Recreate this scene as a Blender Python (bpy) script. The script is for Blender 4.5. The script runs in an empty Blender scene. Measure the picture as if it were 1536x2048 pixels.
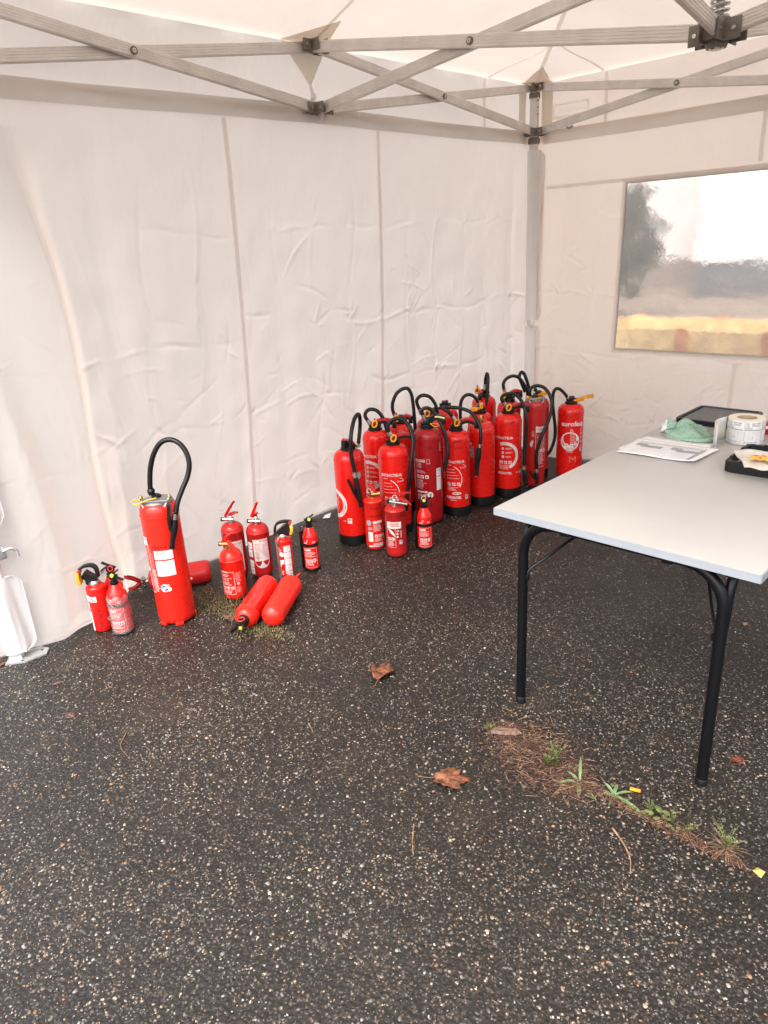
import bpy, bmesh, math, random
import numpy as np
from mathutils import Vector, Matrix
rnd = random.Random(7)
nrg = np.random.default_rng(11)
SC = bpy.context.scene
COL = SC.collection

# ------------------------------------------------------------------ camera
YAW, PITCH, ROLL = 0.78138, 0.36385, -0.05773
CAM = Vector((-4.5196, -2.9414, 1.5413))
fwd = Vector((math.sin(YAW)*math.cos(PITCH), math.cos(YAW)*math.cos(PITCH), -math.sin(PITCH)))
rgt = Vector((math.cos(YAW), -math.sin(YAW), 0.0))
upv = rgt.cross(fwd)
r2 = rgt*math.cos(ROLL) + upv*math.sin(ROLL)
u2 = -rgt*math.sin(ROLL) + upv*math.cos(ROLL)
cd = bpy.data.cameras.new('camera')
cam = bpy.data.objects.new('camera', cd)
COL.objects.link(cam)
cam.matrix_world = Matrix(((r2.x, u2.x, -fwd.x, CAM.x), (r2.y, u2.y, -fwd.y, CAM.y), (r2.z, u2.z, -fwd.z, CAM.z), (0, 0, 0, 1)))
cd.sensor_fit = 'VERTICAL'
cd.sensor_height = 36.0
cd.sensor_width = 27.0
cd.lens = 1421.6/2048*36.0
cd.clip_start = 0.02
cd.clip_end = 500
SC.camera = cam

# ------------------------------------------------------------------ light
SUN_EL, SUN_AZ = math.radians(54), math.radians(250)
wd = bpy.data.worlds.new('World')
SC.world = wd
wd.use_nodes = True
wn = wd.node_tree
wn.nodes.clear()
sky = wn.nodes.new('ShaderNodeTexSky')
sky.sky_type = 'NISHITA'
sky.sun_disc = False
sky.sun_elevation = SUN_EL
sky.sun_rotation = SUN_AZ
sky.air_density = 1.0
sky.dust_density = 6.0
hs = wn.nodes.new('ShaderNodeHueSaturation')
hs.inputs['Saturation'].default_value = 0.36
wbg = wn.nodes.new('ShaderNodeBackground')
wbg.inputs['Strength'].default_value = 0.15
wout = wn.nodes.new('ShaderNodeOutputWorld')
wn.links.new(sky.outputs[0], hs.inputs['Color'])
wn.links.new(hs.outputs[0], wbg.inputs['Color'])
wn.links.new(wbg.outputs[0], wout.inputs[0])
sl = bpy.data.lights.new('sun', 'SUN')
sl.energy = 0.45
sl.angle = math.radians(120)
sl.color = (1.0, 0.95, 0.88)
so = bpy.data.objects.new('sun', sl)
COL.objects.link(so)
sd = Vector((math.sin(SUN_AZ)*math.cos(SUN_EL), math.cos(SUN_AZ)*math.cos(SUN_EL), math.sin(SUN_EL)))
so.rotation_euler = (-sd).to_track_quat('-Z', 'Y').to_euler()
SC.view_settings.view_transform = 'Standard'
SC.view_settings.look = 'None'
SC.view_settings.gamma = 1.0
SC.view_settings.use_curve_mapping = False
SC.view_settings.exposure = 1.69
SC.render.engine = 'CYCLES'
SC.cycles.use_denoising = True
SC.cycles.max_bounces = 10
SC.cycles.diffuse_bounces = 6
SC.cycles.transmission_bounces = 6
SC.cycles.transparent_max_bounces = 12
SC.cycles.caustics_reflective = False
SC.cycles.caustics_refractive = False

# ------------------------------------------------------------------ materials
def new_mat(name):
    m = bpy.data.materials.new(name)
    m.use_nodes = True
    nt = m.node_tree
    return m, nt, nt.nodes['Principled BSDF'], nt.nodes['Material Output']

def N(nt, t, **kw):
    n = nt.nodes.new(t)
    for k, v in kw.items():
        if k.startswith('i_'):
            n.inputs[k[2:].replace('_', ' ')].default_value = v
        else:
            setattr(n, k, v)
    return n

def c4(c): return (c[0], c[1], c[2], 1.0)

def ramp(nt, fac, stops):
    r = nt.nodes.new('ShaderNodeValToRGB')
    e = r.color_ramp.elements
    while len(e) < len(stops): e.new(0.5)
    for i, (p, c) in enumerate(stops):
        e[i].position = p
        e[i].color = c4(c) if len(c) == 3 else c
    nt.links.new(fac, r.inputs[0])
    return r

def mixc(nt, fac, a, b, mode='MIX'):
    m = nt.nodes.new('ShaderNodeMix')
    m.data_type = 'RGBA'
    m.blend_type = mode
    for sock, v in ((m.inputs[0], fac), (m.inputs[6], a), (m.inputs[7], b)):
        if hasattr(v, 'is_linked'): nt.links.new(v, sock)
        elif isinstance(v, (tuple, list)): sock.default_value = c4(v[:3])
        else: sock.default_value = v
    return m.outputs[2]

def objc(nt):
    return nt.nodes.new('ShaderNodeTexCoord').outputs['Object']

def worldc(nt):
    return nt.nodes.new('ShaderNodeNewGeometry').outputs['Position']

def noise(nt, vec, scale, detail=3, rough=0.55):
    n = N(nt, 'ShaderNodeTexNoise', i_Scale=scale, i_Detail=detail, i_Roughness=rough)
    nt.links.new(vec, n.inputs['Vector'])
    return n

def bump(nt, h, strength, dist, normal=None):
    b = N(nt, 'ShaderNodeBump', i_Strength=strength, i_Distance=dist)
    nt.links.new(h, b.inputs['Height'])
    if normal is not None: nt.links.new(normal, b.inputs['Normal'])
    return b.outputs[0]

def plain(name, col, rough=0.5, metal=0.0, var=0.12, nscale=25, bmp=0.0, spec=0.5, coat=0.0):
    m, nt, b, o = new_mat(name)
    v = worldc(nt)
    n = noise(nt, v, nscale, 4)
    d = tuple(max(0, c*(1-var*1.6)) for c in col)
    l = tuple(min(1, c*(1+var)) for c in col)
    r = ramp(nt, n.outputs[0], [(0.3, d), (0.7, l)])
    nt.links.new(r.outputs[0], b.inputs['Base Color'])
    rr = ramp(nt, noise(nt, v, nscale*3, 3).outputs[0], [(0.3, (rough*0.85,)*3), (0.75, (min(1, rough*1.2),)*3)])
    nt.links.new(rr.outputs[0], b.inputs['Roughness'])
    b.inputs['Metallic'].default_value = metal
    b.inputs['Specular IOR Level'].default_value = spec
    b.inputs['Coat Weight'].default_value = coat
    b.inputs['Coat Roughness'].default_value = 0.08
    if bmp: nt.links.new(bump(nt, n.outputs[0], bmp, 0.002), b.inputs['Normal'])
    return m

def paint(name, col, rough=0.22, wear=0.5):
    m, nt, b, o = new_mat(name)
    v = objc(nt)
    n = noise(nt, v, 14, 4)
    base = ramp(nt, n.outputs[0], [(0.25, tuple(c*0.92 for c in col)), (0.75, col)])
    # dusty streaks and small scuffs in the paint
    mp = N(nt, 'ShaderNodeMapping'); mp.inputs['Scale'].default_value = (60, 60, 9)
    nt.links.new(v, mp.inputs['Vector'])
    sc = noise(nt, mp.outputs[0], 1.6, 5, 0.7)
    sf = ramp(nt, sc.outputs[0], [(0.68, (0, 0, 0)), (0.76, (wear*0.35,)*3)])
    c2 = mixc(nt, sf.outputs[0], base.outputs[0], (0.42, 0.16, 0.13))
    ch = noise(nt, v, 130, 2, 0.5)
    cf = ramp(nt, ch.outputs[0], [(0.775, (0, 0, 0)), (0.80, (wear*0.8,)*3)])
    c3 = mixc(nt, cf.outputs[0], c2, (0.10, 0.03, 0.025))
    nt.links.new(c3, b.inputs['Base Color'])
    rr = ramp(nt, noise(nt, v, 30, 4).outputs[0], [(0.3, (rough*0.8,)*3), (0.7, (rough*1.6,)*3)])
    nt.links.new(rr.outputs[0], b.inputs['Roughness'])
    nt.links.new(bump(nt, noise(nt, v, 16, 1).outputs[0], 0.05, 0.003), b.inputs['Normal'])
    b.inputs['Coat Weight'].default_value = 0.35
    b.inputs['Coat Roughness'].default_value = 0.05
    b.inputs['Specular IOR Level'].default_value = 0.3
    return m

RED = paint('red_paint', (0.74, 0.012, 0.008))
RED2 = paint('bright_red_paint', (0.80, 0.020, 0.010), 0.28, 0.3)
REDD = paint('dull_red_paint', (0.50, 0.014, 0.014), 0.36, 0.9)
REDM = paint('dark_red_paint', (0.36, 0.006, 0.010), 0.3, 0.6)
BLACK = plain('black_plastic', (0.006, 0.006, 0.0065), 0.36, spec=0.35)
RUBBER = plain('black_rubber', (0.0055, 0.006, 0.0065), 0.38, nscale=60, bmp=0.15, spec=0.35)
STEELB = plain('black_powder_coat', (0.003, 0.0035, 0.005), 0.36, bmp=0.08, nscale=90, spec=0.28)
YEL = plain('yellow_plastic', (0.80, 0.42, 0.02), 0.4)
YELB = plain('lime_yellow_plastic', (0.72, 0.78, 0.08), 0.4)
AMBER = plain('amber_plastic', (0.78, 0.33, 0.01), 0.42)
CHROME = plain('nickel_metal', (0.55, 0.53, 0.50), 0.28, 1.0)
STEEL = plain('dull_steel', (0.33, 0.32, 0.31), 0.45, 0.8, bmp=0.2)
BRASS = plain('brass', (0.50, 0.33, 0.12), 0.35, 1.0)
GALV = plain('galvanised_steel', (0.52, 0.53, 0.53), 0.45, 0.6, nscale=40)
ALU = plain('brushed_aluminium', (0.74, 0.71, 0.68), 0.40, 0.15, var=0.07, nscale=12)
HUB = plain('grey_nylon', (0.19, 0.165, 0.145), 0.5, var=0.15)
WHITEP = plain('label_white', (0.74, 0.74, 0.73), 0.5, var=0.05)
PRINTW = plain('print_white', (0.66, 0.62, 0.60), 0.5, var=0.14, nscale=90)
PINKP = plain('faded_print', (0.60, 0.30, 0.27), 0.5, var=0.25, nscale=120)
GREYP = plain('print_grey', (0.30, 0.31, 0.33), 0.5)
DKP = plain('print_dark', (0.045, 0.045, 0.05), 0.5)
BLUEP = plain('print_blue', (0.03, 0.10, 0.30), 0.5)
REDP = plain('print_red', (0.55, 0.03, 0.02), 0.5)
INK = plain('marker_ink', (0.02, 0.003, 0.004), 0.45)
PAPER = plain('paper', (0.80, 0.79, 0.80), 0.7, var=0.04)
CARD = plain('cardboard', (0.42, 0.33, 0.22), 0.75)
TABLE = plain('table_laminate', (0.44, 0.422, 0.40), 0.34, var=0.03, nscale=3)
EDGE = plain('table_edge_band', (0.36, 0.39, 0.425), 0.4, var=0.03)
WOOD = plain('raw_pine', (0.88, 0.60, 0.26), 0.7, var=0.2, nscale=9)
WOODR = plain('red_brown_timber', (0.66, 0.27, 0.09), 0.7, var=0.25, nscale=9)
BARK = plain('bark', (0.19, 0.11, 0.085), 0.75, var=0.4, nscale=90, bmp=0.5)
LEAFB = plain('dead_leaf', (0.19, 0.066, 0.030), 0.65, var=0.55, nscale=60, bmp=0.4)
STRAW = plain('dead_stem', (0.28, 0.17, 0.10), 0.75, var=0.4, nscale=80)
NEEDLE = plain('dead_needles', (0.10, 0.044, 0.028), 0.75, var=0.5, nscale=80)
GREEN = plain('weed_green', (0.125, 0.145, 0.045), 0.6, var=0.35, nscale=60)
GREENB = plain('blade_green', (0.15, 0.22, 0.09), 0.5, var=0.3, nscale=60)
MOSS = plain('moss_olive', (0.13, 0.125, 0.045), 0.8, var=0.5, nscale=90)
ORANGE = plain('orange_scrap', (0.85, 0.28, 0.02), 0.5)
TOWEL = plain('sage_towel', (0.30, 0.46, 0.36), 0.95, var=0.2, nscale=220, bmp=1.0, spec=0.1)
DARKGREY = plain('case_lining', (0.11, 0.105, 0.10), 0.6)

# tent fabric: coated white cloth that lets daylight through
def fabric(name, trans, col=(0.80, 0.775, 0.755), tcol=(0.99, 0.855, 0.745), rough=0.42, bscale=1.0, spec=0.35):
    m, nt, b, o = new_mat(name)
    v = worldc(nt)
    n1 = noise(nt, v, 2.2, 3)
    base = ramp(nt, n1.outputs[0], [(0.3, tuple(c*0.965 for c in col)), (0.7, col)])
    grime = noise(nt, v, 9, 6, 0.7)
    gf = ramp(nt, grime.outputs[0], [(0.62, (0, 0, 0)), (0.8, (0.22,)*3)])
    bc = mixc(nt, gf.outputs[0], base.outputs[0], (0.52, 0.46, 0.41))
    nt.links.new(bc, b.inputs['Base Color'])
    b.inputs['Roughness'].default_value = rough
    b.inputs['Specular IOR Level'].default_value = spec
    # soft puckers, small creases
    mp = N(nt, 'ShaderNodeMapping'); mp.inputs['Scale'].default_value = (1.0, 1.0, 0.55)
    nt.links.new(v, mp.inputs['Vector'])
    w = noise(nt, mp.outputs[0], 7.5, 4, 0.6)
    rg = N(nt, 'ShaderNodeTexNoise', noise_type='RIDGED_MULTIFRACTAL', i_Scale=5.5, i_Detail=3, i_Roughness=0.5)
    nt.links.new(v, rg.inputs['Vector'])
    nb = bump(nt, w.outputs[0], 0.35*bscale, 0.02)
    nb = bump(nt, rg.outputs[0], 0.10*bscale, 0.006, nb)
    nt.links.new(nb, b.inputs['Normal'])
    tr = N(nt, 'ShaderNodeBsdfTranslucent')
    tr.inputs['Color'].default_value = c4(tcol)
    nt.links.new(nb, tr.inputs['Normal'])
    mx = N(nt, 'ShaderNodeMixShader')
    mx.inputs[0].default_value = trans
    nt.links.new(b.outputs[0], mx.inputs[1])
    nt.links.new(tr.outputs[0], mx.inputs[2])
    nt.links.new(mx.outputs[0], o.inputs['Surface'])
    return m
CLOTH = fabric('tent_cloth', 0.69)
ROOFC = fabric('roof_cloth', 0.24, bscale=0.6)
HEADB = fabric('header_cloth', 0.42, (0.66, 0.64, 0.62), (0.88, 0.84, 0.80), 0.6)
BAND = fabric('webbing_cloth', 0.62, (0.76, 0.73, 0.71), (0.93, 0.88, 0.84), 0.6)
PATCH = fabric('patch_cloth', 0.45, (0.68, 0.63, 0.56), (0.88, 0.80, 0.70), 0.6)
SLEEVE = fabric('sleeve_vinyl', 0.16, (0.84, 0.84, 0.84), (0.8, 0.72, 0.66), 0.30, 0.4, 0.5)

# clear window vinyl: wavy, a little hazy, with bright crinkles
def vinyl():
    m, nt, b, o = new_mat('window_vinyl')
    v = worldc(nt)
    w1 = noise(nt, v, 9, 5, 0.65)
    w2 = N(nt, 'ShaderNodeTexNoise', noise_type='RIDGED_MULTIFRACTAL', i_Scale=7.0, i_Detail=5, i_Roughness=0.6)
    nt.links.new(v, w2.inputs['Vector'])
    nb = bump(nt, w1.outputs[0], 0.5, 0.02)
    nb = bump(nt, w2.outputs[0], 0.9, 0.010, nb)
    rf = N(nt, 'ShaderNodeBsdfRefraction'); rf.inputs['IOR'].default_value = 1.07
    rf.inputs['Roughness'].default_value = 0.24
    rf.inputs['Color'].default_value = (0.93, 0.92, 0.91, 1)
    nt.links.new(nb, rf.inputs['Normal'])
    gl = N(nt, 'ShaderNodeBsdfGlossy'); gl.inputs['Roughness'].default_value = 0.10
    nt.links.new(nb, gl.inputs['Normal'])
    tl = N(nt, 'ShaderNodeBsdfTranslucent'); tl.inputs['Color'].default_value = (0.8, 0.78, 0.76, 1)
    m1 = N(nt, 'ShaderNodeMixShader'); m1.inputs[0].default_value = 0.32
    nt.links.new(rf.outputs[0], m1.inputs[1]); nt.links.new(tl.outputs[0], m1.inputs[2])
    fr = N(nt, 'ShaderNodeFresnel'); fr.inputs['IOR'].default_value = 1.5
    nt.links.new(nb, fr.inputs['Normal'])
    m2 = N(nt, 'ShaderNodeMixShader')
    pat = ramp(nt, noise(nt, v, 3.0, 2).outputs[0], [(0.42, (0, 0, 0)), (0.62, (1, 1, 1))])
    cr = ramp(nt, w2.outputs[0], [(0.50, (0, 0, 0)), (0.85, (0.8,)*3)])
    mu = N(nt, 'ShaderNodeMath', operation='MULTIPLY'); nt.links.new(pat.outputs[0], mu.inputs[0]); nt.links.new(cr.outputs[0], mu.inputs[1])
    ad = N(nt, 'ShaderNodeMath', operation='ADD', use_clamp=True); nt.links.new(mu.outputs[0], ad.inputs[0]); nt.links.new(fr.outputs[0], ad.inputs[1])
    nt.links.new(ad.outputs[0], m2.inputs[0])
    nt.links.new(m1.outputs[0], m2.inputs[1]); nt.links.new(gl.outputs[0], m2.inputs[2])
    nt.links.new(m2.outputs[0], o.inputs['Surface'])
    return m
VINYL = vinyl()

def film():
    m, nt, b, o = new_mat('cling_film')
    v = objc(nt)
    nb = bump(nt, noise(nt, v, 45, 4, 0.7).outputs[0], 0.9, 0.01)
    tp = N(nt, 'ShaderNodeBsdfTransparent')
    gl = N(nt, 'ShaderNodeBsdfGlossy'); gl.inputs['Roughness'].default_value = 0.12
    nt.links.new(nb, gl.inputs['Normal'])
    df = N(nt, 'ShaderNodeBsdfDiffuse'); df.inputs['Color'].default_value = (0.8, 0.8, 0.8, 1)
    a = N(nt, 'ShaderNodeMixShader'); a.inputs[0].default_value = 0.16
    nt.links.new(tp.outputs[0], a.inputs[1]); nt.links.new(gl.outputs[0], a.inputs[2])
    c = N(nt, 'ShaderNodeMixShader'); c.inputs[0].default_value = 0.10
    nt.links.new(a.outputs[0], c.inputs[1]); nt.links.new(df.outputs[0], c.inputs[2])
    nt.links.new(c.outputs[0], o.inputs['Surface'])
    return m
FILM = film()

def asphalt():
    m, nt, b, o = new_mat('asphalt_surface')
    v = worldc(nt)
    vo = N(nt, 'ShaderNodeTexVoronoi', feature='F1', i_Scale=105.0)
    nt.links.new(v, vo.inputs['Vector'])
    sep = N(nt, 'ShaderNodeSeparateColor')
    nt.links.new(vo.outputs['Color'], sep.inputs[0])
    stone = ramp(nt, sep.outputs[0], [(0.0, (0.016, 0.014, 0.012)), (0.45, (0.030, 0.026, 0.022)), (0.72, (0.056, 0.048, 0.041)), (0.86, (0.11, 0.094, 0.08)), (0.95, (0.22, 0.19, 0.16)), (1.0, (0.40, 0.35, 0.30))])
    stone.color_ramp.interpolation = 'CONSTANT'
    edge = ramp(nt, vo.outputs['Distance'], [(0.30, (1, 1, 1)), (0.52, (0, 0, 0))])
    col = mixc(nt, edge.outputs[0], (0.018, 0.0165, 0.0155), stone.outputs[0])
    vo2 = N(nt, 'ShaderNodeTexVoronoi', feature='F1', i_Scale=260.0)
    nt.links.new(v, vo2.inputs['Vector'])
    sep2 = N(nt, 'ShaderNodeSeparateColor')
    nt.links.new(vo2.outputs['Color'], sep2.inputs[0])
    gr = ramp(nt, sep2.outputs[1], [(0.0, (0.5,)*3), (0.7, (1.0,)*3), (0.86, (2.2,)*3), (0.95, (5.0,)*3)])
    gr.color_ramp.interpolation = 'CONSTANT'
    col = mixc(nt, 1.0, col, gr.outputs[0], 'MULTIPLY')
    big = noise(nt, v, 1.1, 5, 0.6)
    br = ramp(nt, big.outputs[0], [(0.3, (0.60, 0.52, 0.455)), (0.5, (0.85, 0.74, 0.65)), (0.7, (1.2, 1.02, 0.88))])
    col = mixc(nt, 1.0, col, br.outputs[0], 'MULTIPLY')
    # brown litter dust
    du = noise(nt, v, 3.2, 6, 0.7)
    df = ramp(nt, du.outputs[0], [(0.55, (0, 0, 0)), (0.75, (0.35,)*3)])
    col = mixc(nt, df.outputs[0], col, (0.060, 0.040, 0.028))
    nt.links.new(col, b.inputs['Base Color'])
    ro = ramp(nt, noise(nt, v, 2.0, 5).outputs[0], [(0.35, (0.42,)*3), (0.7, (0.62,)*3)])
    nt.links.new(ro.outputs[0], b.inputs['Roughness'])
    b.inputs['Specular IOR Level'].default_value = 0.5
    inv = N(nt, 'ShaderNodeMath', operation='SUBTRACT'); inv.inputs[0].default_value = 1.0
    nt.links.new(vo.outputs['Distance'], inv.inputs[1])
    nb = bump(nt, inv.outputs[0], 0.45, 0.004)
    nb = bump(nt, noise(nt, v, 420, 3, 0.7).outputs[0], 0.5, 0.0015, nb)
    nt.links.new(nb, b.inputs['Normal'])
    return m
ASPHALT = asphalt()

# ------------------------------------------------------------------ object helpers
def link(name, me, mats, parent=None, smooth=True, ang=38):
    if not isinstance(mats, (list, tuple)): mats = [mats]
    for m in mats: me.materials.append(m)
    if smooth and len(me.polygons):
        me.polygons.foreach_set('use_smooth', [True]*len(me.polygons))
        if ang is not None: me.set_sharp_from_angle(angle=math.radians(ang))
    me.update()
    o = bpy.data.objects.new(name, me)
    COL.objects.link(o)
    if parent is not None: o.parent = parent
    return o

def mesh_from(name, verts, faces, mi=None):
    me = bpy.data.meshes.new(name)
    me.from_pydata([tuple(v) for v in verts], [], faces)
    if mi is not None: me.polygons.foreach_set('material_index', mi)
    return me

def tag(o, label=None, cat=None, group=None, kind=None):
    if label: o['label'] = label
    if cat: o['category'] = cat
    if group: o['group'] = group
    if kind: o['kind'] = kind
    return o

def empty(name, loc=(0, 0, 0), rz=0.0):
    o = bpy.data.objects.new(name, None)
    o.empty_display_size = 0.1
    COL.objects.link(o)
    o.location = loc
    o.rotation_euler = (0, 0, rz)
    return o

class G:
    """collects geometry, builds ONE mesh object"""
    def __init__(s): s.v = []; s.f = []; s.mi = []
    def add(s, verts, faces, mi=0):
        b = len(s.v)
        s.v += [tuple(x) for x in verts]
        s.f += [tuple(b+i for i in f) for f in faces]
        s.mi += [mi]*len(faces)
    def box(s, c, d, mi=0, rot=None, bev=0.0):
        hx, hy, hz = d[0]/2, d[1]/2, d[2]/2
        if bev:
            bm = bmesh.new()
            bmesh.ops.create_cube(bm, size=1.0)
            for q in bm.verts: q.co = Vector((q.co.x*d[0], q.co.y*d[1], q.co.z*d[2]))
            bmesh.ops.bevel(bm, geom=list(bm.edges), offset=bev, segments=2, affect='EDGES', profile=0.5)
            vs = [q.co.copy() for q in bm.verts]
            bm.verts.index_update()
            fs = [[q.index for q in f.verts] for f in bm.faces]
            bm.free()
        else:
            vs = [Vector((x*hx, y*hy, z*hz)) for x in (-1, 1) for y in (-1, 1) for z in (-1, 1)]
            fs = [(0, 1, 3, 2), (4, 6, 7, 5), (0, 4, 5, 1), (2, 3, 7, 6), (0, 2, 6, 4), (1, 5, 7, 3)]
        if rot is not None: vs = [rot @ q for q in vs]
        s.add([q + Vector(c) for q in vs], fs, mi)
    def lathe(s, prof, seg=32, mi=0, c=(0, 0, 0), rot=None, cap0=True, cap1=True):
        vs = []; fs = []
        for r, z in prof:
            for k in range(seg):
                a = 2*math.pi*k/seg
                p = Vector((r*math.cos(a), r*math.sin(a), z))
                if rot is not None: p = rot @ p
                vs.append(p + Vector(c))
        n = len(prof)
        for i in range(n-1):
            for k in range(seg):
                a, b = i*seg+k, i*seg+(k+1) % seg
                fs.append((a, b, b+seg, a+seg))
        if cap0: fs.append(tuple(reversed(range(seg))))
        if cap1: fs.append(tuple(range((n-1)*seg, n*seg)))
        s.add(vs, fs, mi)
    def cyl(s, p0, p1, r, seg=14, mi=0, r1=None):
        p0, p1 = Vector(p0), Vector(p1)
        d = p1-p0
        q = d.to_track_quat('Z', 'Y').to_matrix()
        s.lathe([(r, 0), (r if r1 is None else r1, d.length)], seg, mi, p0, q)
    def tube(s, pts, r, seg=10, mi=0, closed=False):
        pts = [Vector(p) for p in pts]
        n = len(pts)
        rr = r if isinstance(r, (list, tuple)) else [r]*n
        vs = []; fs = []
        nrm = None
        for i, p in enumerate(pts):
            if closed: t = pts[(i+1) % n]-pts[i-1]
            else: t = pts[min(i+1, n-1)]-pts[max(i-1, 0)]
            if t.length < 1e-9: t = Vector((0, 0, 1))
            t.normalize()
            if nrm is None:
                nrm = t.orthogonal().normalized()
            else:
                nrm = nrm - t*nrm.dot(t)
                nrm.normalize()
            bn = t.cross(nrm)
            for k in range(seg):
                a = 2*math.pi*k/seg
                vs.append(p + (nrm*math.cos(a)+bn*math.sin(a))*rr[i])
        for i in range(n if closed else n-1):
            for k in range(seg):
                a, b = i*seg+k, i*seg+(k+1) % seg
                c, d = ((i+1) % n)*seg+k, ((i+1) % n)*seg+(k+1) % seg
                fs.append((a, b, d, c))
        if not closed:
            fs.append(tuple(reversed(range(seg))))
            fs.append(tuple(range((n-1)*seg, n*seg)))
        s.add(vs, fs, mi)
    def strip(s, pts, w, h, side=(0, 1, 0), mi=0, w1=None):
        """bar of rectangular section swept along pts; w across `side`, h the other way"""
        pts = [Vector(p) for p in pts]
        n = len(pts)
        sd = Vector(side)
        vs = []; fs = []
        for i, p in enumerate(pts):
            t = (pts[min(i+1, n-1)]-pts[max(i-1, 0)]).normalized()
            a = (sd-t*sd.dot(t)).normalized()
            b = t.cross(a).normalized()
            ww = w if w1 is None else w+(w1-w)*i/(n-1)
            for x, y in ((-1, -1), (1, -1), (1, 1), (-1, 1)):
                vs.append(p + a*(x*ww/2) + b*(y*h/2))
        for i in range(n-1):
            for k in range(4):
                a, b = i*4+k, i*4+(k+1) % 4
                fs.append((a, b, b+4, a+4))
        fs.append((3, 2, 1, 0)); fs.append(tuple(range((n-1)*4, n*4)))
        s.add(vs, fs, mi)
    def build(s, name, mats, parent=None, smooth=True, ang=38):
        return link(name, mesh_from(name, s.v, s.f, s.mi), mats, parent, smooth, ang)

def spline(pts, k=7):
    pts = [Vector(p) for p in pts]
    P = [pts[0]*2-pts[1]] + pts + [pts[-1]*2-pts[-2]]
    out = []
    for i in range(1, len(P)-2):
        a, b, c, d = P[i-1:i+3]
        for j in range(k):
            t = j/k
            out.append(0.5*((2*b)+(c-a)*t+(2*a-5*b+4*c-d)*t*t+(3*b-a-3*c+d)*t**3))
    out.append(pts[-1])
    return out

# lettering, cached 2D triangles
_tc = {}
def text2d(s, bold=0.0):
    k = (s, bold)
    if k not in _tc:
        cu = bpy.data.curves.new('lettering', 'FONT')
        cu.body = s
        cu.size = 1.0
        cu.resolution_u = 2
        cu.offset = bold
        ob = bpy.data.objects.new('lettering', cu)
        me = bpy.data.meshes.new_from_object(ob)
        vs = [(v.co.x, v.co.y) for v in me.vertices]
        fs = [tuple(p.vertices) for p in me.polygons]
        bpy.data.objects.remove(ob)
        bpy.data.curves.remove(cu)
        bpy.data.meshes.remove(me)
        _tc[k] = (vs, fs)
    return _tc[k]

class Print:
    """flat print laid out as (s, z) in metres, wrapped on a cylinder or put on a plane"""
    def __init__(s): s.v = []; s.f = []; s.mi = []; s.lay = []
    def add(s, vs, fs, mi, layer):
        b = len(s.v)
        s.v += vs; s.lay += [layer]*len(vs)
        s.f += [tuple(b+i for i in f) for f in fs]; s.mi += [mi]*len(fs)
    def rect(s, x, z, w, h, mi=0, layer=0):
        n = max(1, int(w/0.006))
        vs = [(x+w*i/n, z+dz) for i in range(n+1) for dz in (0, h)]
        s.add(vs, [(2*i, 2*i+2, 2*i+3, 2*i+1) for i in range(n)], mi, layer)
    def frame(s, x, z, w, h, t, mi=0, layer=0):
        s.rect(x, z, w, t, mi, layer); s.rect(x, z+h-t, w, t, mi, layer)
        s.rect(x, z+t, t, h-2*t, mi, layer); s.rect(x+w-t, z+t, t, h-2*t, mi, layer)
    def text(s, body, x, z, size, mi=0, layer=1, bold=0.02, shear=0.0, rot=0.0, sx=1.0):
        vs, fs = text2d(body, bold)
        c, q = math.cos(rot), math.sin(rot)
        o = []
        for a, b in vs:
            a2, b2 = (a+b*shear)*size*sx, b*size
            o.append((x+a2*c-b2*q, z+a2*q+b2*c))
        s.add(o, fs, mi, layer)
    def ring(s, x, z, r0, r1, a0, a1, mi=0, layer=0, taper=False):
        n = max(6, int(abs(a1-a0)/8))
        vs = []
        for i in range(n+1):
            a = math.radians(a0+(a1-a0)*i/n)
            k = math.sin(math.pi*i/n) if taper else 1.0
            rm = r1-(r1-r0)*k
            vs += [(x+rm*math.cos(a), z+rm*math.sin(a)), (x+r1*math.cos(a), z+r1*math.sin(a))]
        s.add(vs, [(2*i, 2*i+2, 2*i+3, 2*i+1) for i in range(n)], mi, layer)
    def disc(s, x, z, r, mi=0, layer=0, n=18, sz=1.0):
        vs = [(x, z)]+[(x+r*math.cos(2*math.pi*i/n), z+r*sz*math.sin(2*math.pi*i/n)) for i in range(n)]
        s.add(vs, [(0, 1+i, 1+(i+1) % n) for i in range(n)], mi, layer)
    def lines(s, x, z, w, n, pitch, h, mi=0, layer=1, ragged=True):
        for k in range(n):
            zz = z-k*pitch
            xx = x
            end = x+w*(rnd.uniform(0.6, 1.0) if ragged else 1)
            while xx < end-0.002:
                ww = min(rnd.uniform(0.002, 0.008), end-xx)
                s.rect(xx, zz, ww, h, mi, layer)
                xx += ww+0.0012
    def picto(s, x, z, a, mi=0, mi2=2):
        s.rect(x, z, a, a, mi, 0)
        s.disc(x+a*0.4, z+a*0.4, a*0.24, mi2, 1, 7)
        s.rect(x+a*0.55, z+a*0.55, a*0.3, a*0.12, mi2, 1)
    def badge(s, x, z, a=0.02):
        s.rect(x, z, a, a*1.25, 0, 0); s.rect(x+a*0.1, z+a*0.6, a*0.8, a*0.55, 3, 1)
        s.text('NF', x+a*0.12, z+a*0.12, a*0.5, 3, 1)
    def build(s, name, r, parent, mats=None, off=0.0006, fn=None):
        P = []
        for (a, b), l in zip(s.v, s.lay):
            rr = r+off+l*0.0004
            if fn: P.append(fn(a, b, l))
            else: P.append((rr*math.sin(a/r), -rr*math.cos(a/r), b))
        return link(name, mesh_from(name, P, s.f, s.mi), mats or [PRINTW, WHITEP, REDP, GREYP, DKP, INK, PINKP, BLUEP, YEL], parent, False)

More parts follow.
